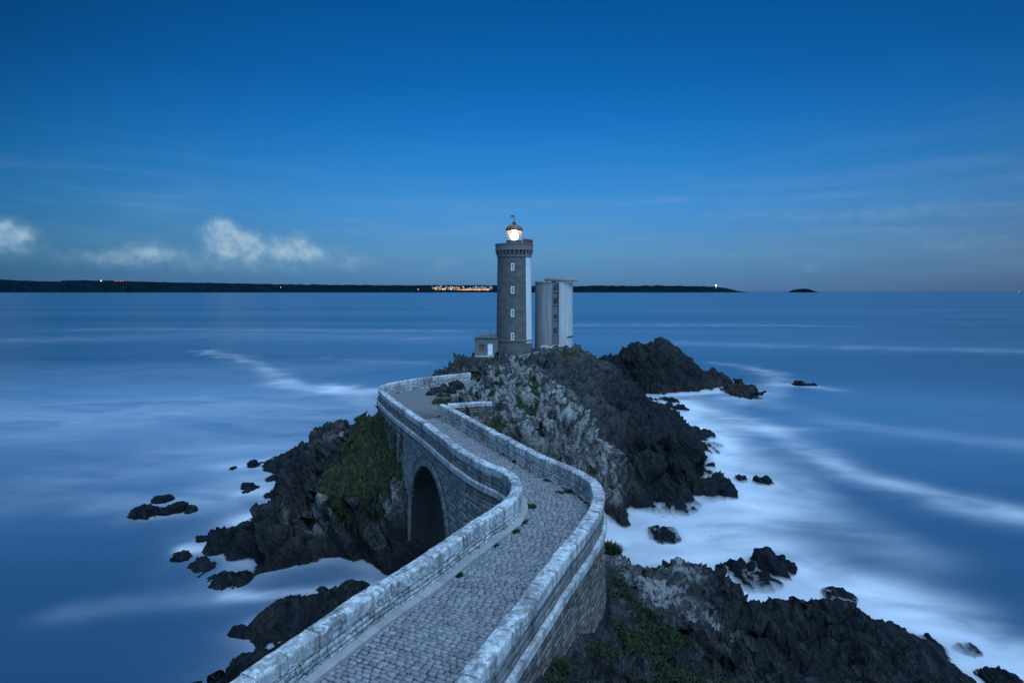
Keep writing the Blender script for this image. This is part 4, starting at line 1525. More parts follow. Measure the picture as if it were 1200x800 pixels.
# ------------------------------------------------------------------ keeper's annex
def build_annex():
    d = 112.0
    x0, x1 = at_d(556.3, 400, d)[0], LX - 3.0
    zb, zt = zat(420, d), zat(396.3, d)
    A = empty('keepers_annex', ((x0 + x1) / 2, d, zb), 'low flat-roofed stone annex with white door left of the lighthouse', 'building')
    xd0, xd1 = at_d(571.2, 400, d)[0], at_d(577.6, 400, d)[0]
    xw0, xw1 = at_d(561.2, 400, d)[0], at_d(567.8, 400, d)[0]
    zd0, zd1 = zat(416, d), zat(402, d)
    zw0, zw1 = zat(411, d), zat(403.4, d)
    b = MB()
    y0, y1 = d, d + 5
    b.box(x0, x1, y0 + .25, y1, zb, zt)                      # body
    for (a, c, e, f) in ((x0, xw0, zb, zt), (xw0, xw1, zb, zw0), (xw0, xw1, zw1, zt), (xw1, xd0, zb, zt), (xd0, xd1, zb, zd0), (xd0, xd1, zd1, zt), (xd1, x1, zb, zt)):
        b.box(a, c, y0, y0 + .248, e, f)
    b.build('wall', M['tower_trim'], A)
    b = MB()
    b.box(x0 - .2, x1 - .1, y0 - .2, y1 + .2, zt + .003, zt + .28, bevel=.03)
    r = b.build('roof', M['felt'], A)
    b = MB()
    b.box(x0 + .9, x1 - .3, y0 + .8, y1 - .3, zt + .283, zt + .50, bevel=.05)
    b.build('roof_hump', M['felt'], r)
    b = MB()
    b.box(xd0 + .05, xd1 - .05, y0 + .12, y0 + .2, zd0, zd1 - .05)
    dr = b.build('door', M['white'], A)
    b = MB()
    b.box(xd0 + .15, xd0 + .22, y0 + .06, y0 + .12, zd0 + 1.0, zd0 + 1.2)
    b.build('handle', M['iron'], dr)
    b = MB()
    b.box(xw0 + .04, xw1 - .04, y0 + .14, y0 + .2, zw0, zw1)
    wd = b.build('window', M['wood'], A)
    b = MB()
    for xx in np.linspace(xw0 + .2, xw1 - .2, 4):
        b.box(xx - .02, xx + .02, y0 + .10, y0 + .137, zw0, zw1)
    b.build('shutter_battens', M['dark'], wd)
    b = MB()
    xm = at_d(574.4, 400, d)[0]
    b.tube((xm, d + 1.5, zt + .3), (xm, d + 1.5, zat(384, d)), .03)
    b.build('mast', M['iron'], A)
    # low platform wall in front
    tw = empty('platform_wall', (x0 + 3, d - 1.2, zb - 1), 'low stone platform wall below the annex door and tower foot', 'wall')
    b = MB()
    xs0, xs1 = at_d(555.5, 400, d - 1.3)[0], at_d(592, 400, d - 1.3)[0]
    xx = xs0
    zz = zat(417.3, d - 1.3)
    b.box(xs0, xs1, d - 1.2, d + .0 - .02, zz - 3.0, zz - .02, tone=.4)
    while xx < xs1 - .1:
        w = min(.9 + random.random() * .4, xs1 - xx)
        b.box(xx + .01, xx + w - .01, d - 1.35, d - .9, zz - .2, zz, tone=random.random(), bevel=.02)
        z2 = zz - .2
        while z2 > zz - 2.6:
            h = .3
            o_ = random.random() * .4
            b.box(xx + .012, xx + w - .012, d - 1.28, d - 1.18, z2 - h + .012, z2 - .01, tone=random.random(), bevel=.02)
            z2 -= h
        xx += w
    b.build('masonry', M['parapet'], tw)
    # ramped wall to the right of the tower foot
    rw = empty('ramp_wall', (4.2, 110.2, 9), 'low sloping stone wall at the right foot of the lighthouse', 'wall')
    p = at_d(607, 417.5, 109.8)
    q = at_d(634, 411.3, 109.8)
    b = MB()
    n = 9
    for i in range(n):
        t0, t1 = i / n, (i + 1) / n
        xa_, xb_ = p[0] + (q[0] - p[0]) * t0, p[0] + (q[0] - p[0]) * t1
        za, zb_ = p[2] + (q[2] - p[2]) * t0, p[2] + (q[2] - p[2]) * t1
        for k, (o0, o1) in enumerate(((-2.4, -.3), (-.29, 0))):
            y0_, y1_ = (109.85, 110.35) if k == 0 else (109.8, 110.4)
            b.add([(xa_ + .01, y0_, za + o0), (xb_ - .01, y0_, zb_ + o0), (xb_ - .01, y1_, zb_ + o0), (xa_ + .01, y1_, za + o0),
                   (xa_ + .01, y0_, za + o1), (xb_ - .01, y0_, zb_ + o1), (xb_ - .01, y1_, zb_ + o1), (xa_ + .01, y1_, za + o1)],
                  [(0, 3, 2, 1), (4, 5, 6, 7), (0, 1, 5, 4), (1, 2, 6, 5), (2, 3, 7, 6), (3, 0, 4, 7)], random.random())
    b.build('masonry', M['parapet'], rw)
    # marker post on the rock below
    b = MB()
    pp = at_d(591, 431, 103)
    b.tube((pp[0], pp[1], pp[2] - .8), (pp[0], pp[1], at_d(591, 420, 103)[2]), .06, 8)
    b.tube((pp[0], pp[1], at_d(591, 420, 103)[2]), (pp[0], pp[1], at_d(591, 419.4, 103)[2]), .09, 8)
    tag(b.build('marker_post', M['white'], None, origin=(pp[0], pp[1], pp[2])), 'thin pale post on the rocks below the lighthouse', 'post')


build_annex()

# ------------------------------------------------------------------ radar tower
def build_radar():
    d = 121.0
    cx, cy = at_d(648.8, 400, d)[0], d + 0.0
    zb, zt = zat(414, d - 3.5), zat(331, d - 3.5)
    T = empty('radar_tower', (cx, cy, zb), 'pale stained concrete tower with flat top slab right of the lighthouse', 'tower')
    n = 120
    zs = np.linspace(zb, zt, 10)
    V, F, tone = [], [], []
    a_slot0, a_slot1 = radians(-9), radians(11)
    for z in zs:
        t = (z - zb) / (zt - zb)
        r0 = 3.78 + .06 * (1 - t)
        for k in range(n):
            a = 2 * pi * k / n - pi
            r = r0
            if a_slot0 < a < a_slot1:
                r = r0 - .55
            V.append((cx + r * sin(a), cy - r * cos(a), z))
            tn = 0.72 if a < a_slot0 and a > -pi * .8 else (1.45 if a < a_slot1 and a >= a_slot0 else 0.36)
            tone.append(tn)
    for j in range(len(zs) - 1):
        for k in range(n):
            F.append((j * n + k, j * n + (k + 1) % n, (j + 1) * n + (k + 1) % n, (j + 1) * n + k))
    F.append(tuple(range((len(zs) - 1) * n, len(zs) * n)))
    obj('shaft', V, F, M['concrete'], T, False, {'tone': tone})
    # slot windows
    am = (a_slot0 + a_slot1) / 2
    for (v, hh, mat) in ((337.5, .55, 'glass_dark'), (352.8, .6, 'dark'), (371, .45, 'glass_dark'), (387.5, .6, 'glass_dark')):
        z = zat(v, d - 3.2)
        r = 3.78 - .55
        x, y = cx + r * sin(am), cy - r * cos(am)
        b = MB()
        b.box(x - .34, x + .34, y - .08, y + .3, z - hh, z + hh, am, (x, y))
        b.build('window', M[mat], T)
        b = MB()
        b.box(x - .45, x + .45, y - .22, y + .3, z - hh - .16, z - hh - .003, am, (x, y), tone=.95)
        b.build('sill', M['concrete'], T)
    # thick overhanging slab, and thin rim over the left part
    b = MB()
    pr = [(0.1, zt), (3.9, zt), (3.9, zt + .02), (3.9, zt + .22), (0.1, zt + .22)]
    b.lathe(cx, cy, [(3.86, zt + .003), (3.92, zt + .003), (3.92, zt + .25), (3.80, zt + .25)], 72, radians(-190), radians(-12), tone=.6)
    b.build('rim', M['concrete'], T)
    b = MB()
    cx2 = at_d(657.2, 400, d)[0]
    zs0 = zat(333.2, d - 3.5)
    q = []
    m = 64
    for k in range(m):
        a = 2 * pi * k / m
        rr = 3.35 + .06 * random.random()
        q.append((cx2 + rr * sin(a), cy - rr * cos(a) * 1.12))
    for (z, kx) in ((zt + .255, .97), (zt + .40, 1.0), (zt + .72, 1.0), (zt + .80, .985)):
        pass
    vs, fs = [], []
    lev = [(zt + .255, .95), (zt + .32, 1.0), (zt + .72, 1.0), (zt + .82, .97)]
    for z, kx in lev:
        vs += [(cx2 + (x - cx2) * kx, cy + (y - cy) * kx, z + .03 * random.random()) for x, y in q]
    for j in range(3):
        fs += [(j * m + k, j * m + (k + 1) % m, (j + 1) * m + (k + 1) % m, (j + 1) * m + k) for k in range(m)]
    fs += [tuple(range(m))[::-1], tuple(range(3 * m, 4 * m))]
    b.add(vs, fs, .85)
    for (dx, w, h) in ((-1.2, 1.0, .22), (.1, .5, .42), (1.3, 1.3, .18), (-2.3, .4, .15)):
        b.box(cx2 + dx - w / 2, cx2 + dx + w / 2, cy - 2.6, cy - 1.6, zt + .80, zt + .85 + h, tone=.8, bevel=.03)
    b.build('top_slab', M['concrete'], T)
    # rusty beam end low on the right
    b = MB()
    z = zat(394.6, d - 3)
    b.lathe(cx, cy, [(3.78, z - .09), (3.96, z - .09), (3.96, z + .09), (3.78, z + .09)], 20, radians(40), radians(95), cap=False)
    b.build('bracket', M['iron'], T)
    # white rubble blocks at its foot
    for i, (u, v, w, h, lab) in enumerate(((638, 403.4, .9, .5, 'left pale block at the foot of the radar tower'),
                                           (645, 404.2, .6, .4, 'small pale block in the middle at the foot of the radar tower'),
                                           (651.5, 403.0, .9, .55, 'right pale block at the foot of the radar tower'))):
        p = at_d(u, v, 114.5)
        b = MB()
        b.box(p[0] - w * .8, p[0] + w * .8, p[1] - .5, p[1] + .5, p[2] - 2.4, p[2] - .55 + h * .6, rot=.2 * (i - 1), bevel=.12)
        o = b.build('concrete_block', M['concrete'], None, origin=(p[0], p[1], p[2] - 1))
        tag(o, lab, 'block', 'pale blocks at the radar tower')
    # toothed low wall behind the crest
    for i in range(7):
        p = at_d(663.5 + i * 2.2, 409.5, 112)
        b = MB()
        b.box(p[0] - .14, p[0] + .14, p[1] - .14, p[1] + .14, p[2] - 2.0, p[2] + .35 + .25 * random.random(), bevel=.02)
        o = b.build('fence_post', M['parapet'], None, origin=(p[0], p[1], p[2] - 1))
        tag(o, 'short stone post in the row right of the radar tower', 'post', 'stone posts beside the radar tower')


build_radar()

# ------------------------------------------------------------------ sea
def build_sea():
    az = np.radians(np.linspace(-68, 68, 620))
    rr = np.r_[np.linspace(4, 22, 20)[:-1], 22.0 * (45000 / 22.0) ** np.linspace(0, 1, 520)]
    A, Rr = np.meshgrid(az, rr)
    x, y = (Rr * np.sin(A)).ravel(), (Rr * np.cos(A)).ravel()
    foam = np.zeros(len(x))
    near = Rr.ravel() < 420
    # halo round everything that breaks the surface, from a raster of the land
    gx0, gy0, st = -60.0, 10.0, 0.5
    gw, gh = 260, 320
    gx, gy = np.meshgrid(gx0 + st * np.arange(gw), gy0 + st * np.arange(gh))
    land = (base_h(gx.ravel(), gy.ravel()) > 0.1).reshape(gh, gw).astype(float)
    for (cx, cy, w, d) in LAND_EXTRA + [(31.5, 133, 15, 9)]:
        land = np.maximum(land, (((gx - cx) / (w + .3)) ** 2 + ((gy - cy) / (d + .3)) ** 2 < 1))

    def blur(a, sg):
        r = int(3 * sg / st)
        k = np.exp(-0.5 * (np.arange(-r, r + 1) * st / sg) ** 2)
        k /= k.sum()
        a = np.apply_along_axis(lambda q: np.convolve(q, k, 'same'), 0, a)
        return np.apply_along_axis(lambda q: np.convolve(q, k, 'same'), 1, a)
    h1, h2 = blur(land, 1.2), blur(land, 3.5)

    def samp(g, X, Y):
        i = np.clip((X - gx0) / st, 0, gw - 2)
        j = np.clip((Y - gy0) / st, 0, gh - 2)
        i0, j0 = i.astype(int), j.astype(int)
        a, b = i - i0, j - j0
        v = g[j0, i0] * (1 - a) * (1 - b) + g[j0, i0 + 1] * a * (1 - b) + g[j0 + 1, i0] * (1 - a) * b + g[j0 + 1, i0 + 1] * a * b
        ok = (X > gx0 + 1) & (X < gx0 + st * gw - 1) & (Y > gy0 + 1) & (Y < gy0 + st * gh - 1)
        return v * ok
    xn, yn = x[near], y[near]
    p = np.stack([xn * 0.05, yn * 0.05, 0 * xn], 1)
    wx = xn + 5.0 * fbm(p, 3)
    wy = yn + 5.0 * fbm(p + 40, 3)
    right = sstep(-4, 8, xn - 0.0 * yn)
    halo = (0.75 * samp(h1, xn, yn) + 0.8 * samp(h2, wx, wy)) * (0.38 + 0.62 * right)
    halo *= 0.75 + 0.5 * fbm(np.stack([xn * .12, yn * .3, 0 * xn], 1) + 7, 3)
    f = halo
    strokes = [
        ([(800, 488), (850, 530), (885, 580), (860, 625), (760, 640)], 6.5, .95), ([(728, 640), (800, 650), (870, 645)], 4.0, 1.0),
        ([(870, 635), (960, 680), (1100, 728), (1200, 780)], 4.4, .9), ([(905, 505), (1000, 556), (1100, 585), (1200, 605)], 3.6, .62),
        ([(840, 540), (960, 600), (1040, 640)], 4.5, .3),
        ([(838, 425), (885, 431), (912, 443), (905, 458), (860, 470)], 4.0, .42), ([(925, 450), (975, 456)], 4.0, .42),
        ([(950, 690), (1050, 712), (1150, 760), (1220, 805)], 3.4, .95), ([(870, 695), (950, 700)], 2.6, 1.0), ([(805, 470), (850, 490), (900, 500)], 6.0, .8),
        ([(1130, 790), (1230, 790)], 4.0, .8),
        ([(240, 410), (285, 421), (312, 433), (320, 442), (350, 455), (440, 460)], 4.0, .4), ([(330, 449), (445, 457)], 4.0, .35),
        ([(265, 546), (335, 542)], 2.2, .5), ([(285, 577), (325, 575)], 1.3, .8), ([(275, 612), (310, 598)], 1.8, .6), ([(215, 643), (275, 637)], 0.9, .8),
        ([(270, 697), (380, 692), (425, 690)], 0.9, .5), ([(80, 716), (250, 702)], 1.8, .14), ([(130, 590), (260, 590)], 3.5, .3), ([(230, 585), (300, 560)], 5, .3),
        ([(-200, 402), (60, 398), (250, 392), (500, 396)], 26.0, .16), ([(-200, 385), (0, 385), (300, 386), (520, 388)], 14.0, .22), ([(680, 381), (900, 381), (1300, 384)], 14.0, .22),
        ([(800, 402), (900, 405), (1300, 413)], 11.0, .22), ([(680, 372), (1300, 375)], 20, .12), ([(0, 370), (520, 372)], 22, .12), ([(880, 470), (1000, 500), (1190, 520)], 5.0, .2),
        ([(-150, 490), (60, 490), (220, 480), (420, 478)], 26.0, .30), ([(-200, 440), (0, 440), (200, 440), (400, 430)], 34.0, .10), ([(100, 560), (300, 520)], 12.0, .22),
        ([(390, 455), (440, 470)], 4, .3), ([(380, 420), (500, 425)], 5, .12)]
    dd = np.clip(yn / 60, 0.6, 4)
    sx = xn + 2.0 * dd * fbm(np.stack([xn * .1, yn * .1, 0 * xn], 1) + 21, 3)
    sy = yn + 2.8 * dd * fbm(np.stack([xn * .1, yn * .1, 0 * xn], 1) + 55, 3)
    for pl, wd, k in strokes:
        w = np.array([at_z(u, v, 0) for u, v in pl])
        dmin = np.full(len(xn), 1e9)
        for a, b in zip(w[:-1], w[1:]):
            ab = b - a
            t = np.clip(((sx - a[0]) * ab[0] + (sy - a[1]) * ab[1]) / (ab @ ab), 0, 1)
            dmin = np.minimum(dmin, np.hypot(sx - a[0] - t * ab[0], sy - a[1] - t * ab[1]))
        g = k * np.exp(-0.5 * (dmin / (wd * 0.62)) ** 2)
        f = 1 - (1 - np.clip(f, 0, 1)) * (1 - g)
    foam[near] = f
    milk = np.zeros(len(x))
    for (u, v, rx, ry, k) in ((150, 475, 70, 55, .62), (300, 535, 22, 18, .55), (1010, 490, 55, 38, .50), (700, 395, 160, 90, .18)):
        cx, cy = at_z(u, v, 0)
        milk = np.maximum(milk, k * blob(x, y, cx, cy, rx, ry))
    wob = fbm(np.stack([x * .012, y * .03, 0 * x], 1) + 61, 3)
    milk *= np.clip(0.85 + 0.6 * wob, 0, 1.3)
    # spray hanging over the surf: a closed low body of mist, thickest against the rocks
    mx = np.linspace(-40, 62, 300)
    my = np.linspace(28, 150, 340)
    MX, MY = np.meshgrid(mx, my)
    X, Y = MX.ravel(), MY.ravel()
    q = samp(h1, X, Y) * 0.75 + samp(h2, X + 3 * fbm(np.stack([X * .1, Y * .1, 0 * X], 1), 3), Y) * 1.0
    q = np.clip(q, 0, 1.0) * (0.35 + 0.65 * sstep(-2, 8, X)) * (0.62 + 0.7 * fbm(np.stack([X * .15, Y * .25, 0 * X], 1) + 3, 4))
    q *= sstep(30, 36, Y) * sstep(148, 140, Y) * sstep(0, 4, 60 - X) * sstep(0, 4, X + 38)
    top = 0.95 * np.clip(q - 0.10, 0, 1)
    G = np.arange(len(X)).reshape(MX.shape)
    Fq = np.stack([G[:-1, :-1], G[:-1, 1:], G[1:, 1:], G[1:, :-1]], -1).reshape(-1, 4)
    Fq = Fq[top[Fq].max(1) > 0.004]
    us = np.unique(Fq)
    rm = np.full(len(X), -1)
    rm[us] = np.arange(len(us))
    Ft = rm[Fq]
    Vt = np.stack([X, Y, top], 1)[us]
    Vb = np.stack([X, Y, 0 * X - 0.35], 1)[us]
    Fa = np.vstack([Ft, Ft[:, ::-1] + len(us)])
    e = np.vstack([Ft[:, [0, 1]], Ft[:, [1, 2]], Ft[:, [2, 3]], Ft[:, [3, 0]]])
    key = {}
    for a_, b_ in e.tolist():
        key[(a_, b_)] = 1
    side_f = [(b_, a_, a_ + len(us), b_ + len(us)) for (a_, b_) in key if (b_, a_) not in key]
    Fa = np.vstack([Fa, np.array(side_f)])
    mm, nn = new_mat('spray')
    pv = nn.n('ShaderNodeVolumePrincipled', Color=(0.97, 0.98, 1.0), Density=1.7, Anisotropy=0.0)
    nn.n('ShaderNodeOutputMaterial', Volume=pv.outputs[0])
    tag(obj('spray_mist', np.vstack([Vt, Vb]), Fa, mm, None, True), 'white spray blurred to mist over the surf along the rocks', 'mist', kind='stuff')
    idx = np.arange(len(x)).reshape(len(rr), len(az))
    F = np.stack([idx[:-1, :-1], idx[:-1, 1:], idx[1:, 1:], idx[1:, :-1]], -1).reshape(-1, 4)
    m, n = new_mat('sea_water')
    p = pos(n)
    fo = n.attr('foam')
    st1 = n.noise(n.vmul(p, (0.035, 0.075, 1)), 1.0, 4, 0.5, 0.9)
    st2 = n.noise(n.vmul(p, (0.12, 0.22, 1)), 1.0, 4, 0.5, 1.0)
    wisps = n.m('MULTIPLY_ADD', st1, 0.9, n.m('MULTIPLY', st2, 0.5))
    ff = n.m('MULTIPLY', fo, n.ramp(wisps, [(0.46, 0.20), (0.70, 0.70), (0.92, 1.1)]), clamp=True)
    far = n.noise(n.vmul(p, (0.0012, 0.012, 1)), 1.0, 5, 0.6, 0.3)
    deep = n.mix(n.ramp(far, [(0.35, 0.0), (0.7, 1.0)]), (0.011, 0.054, 0.104), (0.046, 0.110, 0.178))
    deep = n.mix(n.attr('milk'), deep, (0.145, 0.275, 0.40))
    col = n.mix(ff, deep, (0.74, 0.73, 0.72))
    wav = n.noise(n.vmul(p, (0.10, 0.22, 1)), 1.0, 4, 0.55)
    wav2 = n.noise(n.vmul(p, (0.6, 1.1, 1)), 1.0, 4, 0.6)
    rough = n.m('MULTIPLY_ADD', ff, 0.6, 0.28)
    finish(n, col, rough, n.m('MULTIPLY_ADD', wav2, 0.15, wav), 0.12, 0.8, n.m('MULTIPLY_ADD', ff, -0.36, 0.42))
    o = obj('sea', np.stack([x, y, 0 * x], 1), F, m, None, True, {'foam': foam, 'milk': milk})
    tag(o, 'misty long-exposure sea with white foam round the rocks', 'sea', kind='structure')


build_sea()

# ------------------------------------------------------------------ far shore
FAR_D = 8000.0


def coast_mat():
    m, n = new_mat('far_coast_heath')
    p = pos(n)
    a = n.noise(p, 0.012, 6, 0.7)
    c = n.mix(n.ramp(a, [(0.35, 0.0), (0.65, 1.0)]), (0.002, 0.007, 0.012), (0.006, 0.016, 0.022))
    finish(n, c, 1.0, a, 0.6, 20, 0.0)
    return m


M['coast'] = coast_mat()
far_top = lambda v, d=FAR_D: at_d(600, v, d)[2]


def coast(name, prof, d, depth, label, seed):
    us = np.array([q[0] for q in prof], float)
    zs = np.array([max(-3, at_d(600, q[1], d)[2]) for q in prof])
    xs = np.array([at_d(u, 340, d)[0] for u in us])
    n = int((us[-1] - us[0]) * 3.2)
    X = np.linspace(xs[0], xs[-1], n)
    Z = np.interp(X, xs, zs)
    jag = fbm(np.stack([X * .012, 0 * X + seed, 0 * X], 1), 5, 0.7)
    Z = Z + jag * np.minimum(12, Z * .20) + np.maximum(0, fbm(np.stack([X * .045, 0 * X + seed * 3, 0 * X], 1), 3)) * np.minimum(16, Z * .28) * sstep(-0.1, 0.3, fbm(np.stack([X * .004, 0 * X + 70, 0 * X], 1), 2))
    V, rows = [], [(-.35, -4), (-.30, .30), (-.22, .62), (0.0, 1.0), (.4, .95), (1.0, -.1)]
    for (t, k) in rows:
        yy = d + depth * t + 90 * fbm(np.stack([X * .003, 0 * X + t * 3 + seed, 0 * X], 1), 3)
        zz = np.where(k < 0, np.full(n, k if k > -1 else -4.0), Z * k * (1 + .10 * fbm(np.stack([X * .01, 0 * X + t * 9, 0 * X], 1), 3)))
        V.append(np.stack([X, yy, zz], 1))
    V = np.vstack(V)
    idx = np.arange(len(V)).reshape(len(rows), n)
    F = np.stack([idx[:-1, :-1], idx[:-1, 1:], idx[1:, 1:], idx[1:, :-1]], -1).reshape(-1, 4)
    tag(obj(name, V, F, M['coast'], None, False), label, 'coast', kind='structure')


coast('far_hills', [(-220, 326), (-60, 327), (0, 327.8), (40, 329.5), (62, 330), (85, 328.6), (105, 329), (130, 328.6), (160, 330.2), (200, 331), (240, 331.5), (300, 332.6), (360, 333.6), (420, 334),
                    (480, 334.2), (520, 334.2), (560, 334.2), (600, 334.8), (640, 335), (670, 335.5), (700, 334.6), (740, 335), (780, 334.8), (815, 335.3),
                    (840, 336), (852, 338), (862, 340.5), (868, 342)], FAR_D, 900, 'long dark far shore along the horizon behind the lighthouse', 1)
coast('far_island', [(926, 342.5), (930, 340), (936, 338.8), (944, 338.2), (950, 339.4), (956, 342.5)], FAR_D, 120, 'tiny dark island on the horizon right of the far shore', 5)


def far_lamp(u, v, r, mat, label, group, cat='lamp', name='street_lamp', d=FAR_D - 420):
    """a lamp on a post, as large as its glow makes it in a long exposure"""
    x, y, z = at_d(u, v, d)
    b = MB()
    b.lathe(x, y, [(r * sin(t), z - r * cos(t)) for t in np.linspace(.15, pi - .15, 6)], 8, mi=0)
    b.lathe(x, y, [(.8, min(0.0, z - 10)), (.6, z - r * .9)], 6, mi=1)
    o = b.build(name, [mat, M['iron']], None, origin=(x, y, 0))
    tag(o, label, cat, group)


rl = random.Random(3)
TG = 'lamps of the town on the far shore'
TL = 'small orange lamp among the close-set lights of the far town left of the lighthouse'
for i in range(30):
    u = 537 + 36.5 * (i / 29.0)
    far_lamp(u + rl.uniform(-.4, .4), 339.3 + rl.uniform(-.25, .2), rl.uniform(4.5, 7.0), M['town_lamp'], TL, TG)
for i in range(11):
    far_lamp(rl.uniform(504, 532), 338.9 + rl.uniform(-.3, .3), rl.uniform(5, 7.5), M['town_lamp'], TL, TG)
for i in range(26):
    u = rl.uniform(506, 576)
    far_lamp(u, 336.9 + rl.uniform(-1.6, 1.2), rl.uniform(3.5, 5.5), M['white_lamp'] if rl.random() < .35 else M['town_lamp'], TL, TG)
far_lamp(490, 339.0, 6.5, M['town_lamp'], 'lone orange lamp at the shoreline left of the far town', None)
far_lamp(329, 336.6, 5, M['white_lamp'], 'lone dim lamp on the far shore below the clouds', None)
far_lamp(118.5, 329.0, 8.5, M['white_lamp'], 'bright pale lamp on the crest of the far shore at left', None)
for i, (u, q) in enumerate(((135, 'first'), (138, 'second'), (141, 'third'), (144, 'fourth'))):
    far_lamp(u, 329.2, 5.0, M['red_lamp'], '%s from the left of four red lamps on the far crest' % q, 'red lamps on the far crest')
far_lamp(700, 334.0, 4.0, M['red_lamp'], 'small red lamp on the far shore right of the radar tower', None)


def far_lighthouse():
    d = FAR_D - 200
    x, y, z = at_d(839, 336, d)
    r = empty('far_lighthouse', (x, y, z), 'tiny lit lighthouse near the end of the far headland', 'lighthouse')
    b = MB()
    b.lathe(x, y, [(6, z - 20), (4.5, z + 9), (6, z + 9.5), (6, z + 11)], 12)
    b.build('tower', M['white'], r)
    b = MB()
    b.lathe(x, y, [(4, z + 11.1), (9, z + 15), (9, z + 21), (4, z + 25)], 12)
    b.build('lamp', emit_mat('far_beacon', (1.0, .72, .42), 8.0), r)


far_lighthouse()


def houses():
    """blocky houses climbing the far town, each a few metres wide"""
    for i in range(34):
        u = rl.uniform(507, 578)
        d = FAR_D - 380 + rl.uniform(0, 120)
        x, y, z = at_d(u, 338.6 - rl.uniform(0, 2.6), d)
        w, h, dp = rl.uniform(10, 22), rl.uniform(7, 12), 12
        b = MB()
        b.box(x - w, x + w, y - dp, y + dp, z - 25, z + h * .5)
        b.add([(x - w, y - dp, z + h * .5 + .05), (x + w, y - dp, z + h * .5 + .05), (x + w, y + dp, z + h * .5 + .05), (x - w, y + dp, z + h * .5 + .05),
               (x - w, y, z + h), (x + w, y, z + h)], [(0, 1, 5, 4), (2, 3, 4, 5), (0, 4, 3), (1, 2, 5), (0, 3, 2, 1)], mi=1)
        o = b.build('far_house', [M['far_wall'], M['felt']], None, origin=(x, y, z - 25))
        tag(o, 'tiny pitched-roof house among the lights of the far town', 'house', 'houses of the far town')


M['far_wall'] = plain_mat('far_render', (0.30, 0.28, 0.26), 0.9)
houses()


def boat():
    d = 5200.0
    x, y, _ = at_d(1195, 342, d)
    r = empty('far_boat', (x, y, 0), 'tiny boat with a lit lamp on the horizon at the right edge', 'boat')
    b = MB()
    st = [(-14, 2.0), (-10, 4), (0, 4.6), (8, 3.6), (15, .2)]
    vs = []
    for (dx, w) in st:
        vs += [(x + dx, y - w, 3.2), (x + dx, y + w, 3.2), (x + dx, y + w * .6, -.6), (x + dx, y - w * .6, -.6)]
    fs = [(0, 1, 2, 3), (16, 19, 18, 17)]
    for i in range(4):
        for k in range(4):
            fs.append((i * 4 + k, (i + 1) * 4 + k, (i + 1) * 4 + (k + 1) % 4, i * 4 + (k + 1) % 4))
    b.add(vs, fs)
    b.build('hull', M['iron'], r)
    b = MB()
    b.box(x - 8, x - 1, y - 2.5, y + 2.5, 3.25, 7.5, bevel=.3)
    b.build('cabin', M['white'], r)
    b = MB()
    b.tube((x - 4, y, 7.4), (x - 4, y, 12), .25)
    b.build('mast', M['iron'], r)
    b = MB()
    b.lathe(x - 4, y, [(2.2 * sin(t), 13.6 - 2.2 * cos(t)) for t in np.linspace(.1, pi - .1, 6)], 10)
    b.build('lamp', M['white_lamp'], r)


boat()

# ------------------------------------------------------------------ grass and plants
def leaf_mat(name, c0, c1):
    m, n = new_mat(name)
    t = n.attr('tone')
    c = n.mix(t, c0, c1)
    p = n.n('ShaderNodeBsdfPrincipled')
    n.set(p.inputs['Base Color'], c)
    n.set(p.inputs['Roughness'], 0.75)
    n.set(p.inputs['Specular IOR Level'], 0.2)
    n.n('ShaderNodeOutputMaterial', Surface=p.outputs[0])
    return m


M['grass'] = leaf_mat('turf_blades', (0.020, 0.038, 0.018), (0.115, 0.135, 0.068))
M['herb'] = leaf_mat('herb_leaves', (0.008, 0.020, 0.009), (0.036, 0.055, 0.026))


def scatter(key, dens, thr, rg, ymin=-99, ymax=999):
    P, F, g, N = GROUND[key]
    a, b, c, d = (P[F[:, i]] for i in range(4))
    area = 0.5 * np.linalg.norm(np.cross(c - a, d - b), axis=1)
    gm = g[F].mean(1)
    ok = (gm > thr) & (a[:, 1] > ymin) & (a[:, 1] < ymax) & (a[:, 2] > 1.0)
    ins = inside(BR_POLY, a[:, 0], a[:, 1])
    ok &= ~ins
    n = rg.poisson(area * dens * ok * np.clip((gm - thr) * 4, 0, 1))
    i = np.repeat(np.arange(len(F)), n)
    u, v = rg.random((2, len(i)))
    pt = (a[i] * ((1 - u) * (1 - v))[:, None] + b[i] * (u * (1 - v))[:, None] + c[i] * (u * v)[:, None] + d[i] * ((1 - u) * v)[:, None])
    return pt


def blades(pt, rg, hmin, hmax, width, lean=0.6, per=1, windx=0.25):
    n = len(pt) * per
    p = np.repeat(pt, per, 0) + np.c_[rg.normal(0, .05, (n, 2)), np.zeros(n)]
    a = rg.random(n) * 2 * pi
    h = rg.uniform(hmin, hmax, n)
    clump = 0.5 + 0.5 * fbm(p * 0.8, 2)
    h *= 0.6 + 0.8 * clump
    w = np.c_[np.cos(a), np.sin(a), 0 * a] * (width / 2)
    dirn = np.c_[rg.normal(windx, lean, n), rg.normal(-.15, lean, n), np.ones(n)]
    dirn /= np.linalg.norm(dirn, axis=1)[:, None]
    mid = p + dirn * (h * .55)[:, None]
    tip = mid + (dirn * np.array([1.4, 1.4, .55])) * (h * .5)[:, None]
    base = p - np.array([0, 0, .04])
    V = np.stack([base - w, base + w, mid + w * .8, mid - w * .8, tip], 1).reshape(-1, 3)
    b = (np.arange(n) * 5)[:, None]
    F = np.concatenate([b + np.array([0, 1, 2, 3]), b + np.array([3, 2, 4, 4])], 0)
    t = np.repeat(np.clip(rg.normal(.45, .25, n) + .4 * (clump - .5), 0, 1), 5)
    return V, F, t


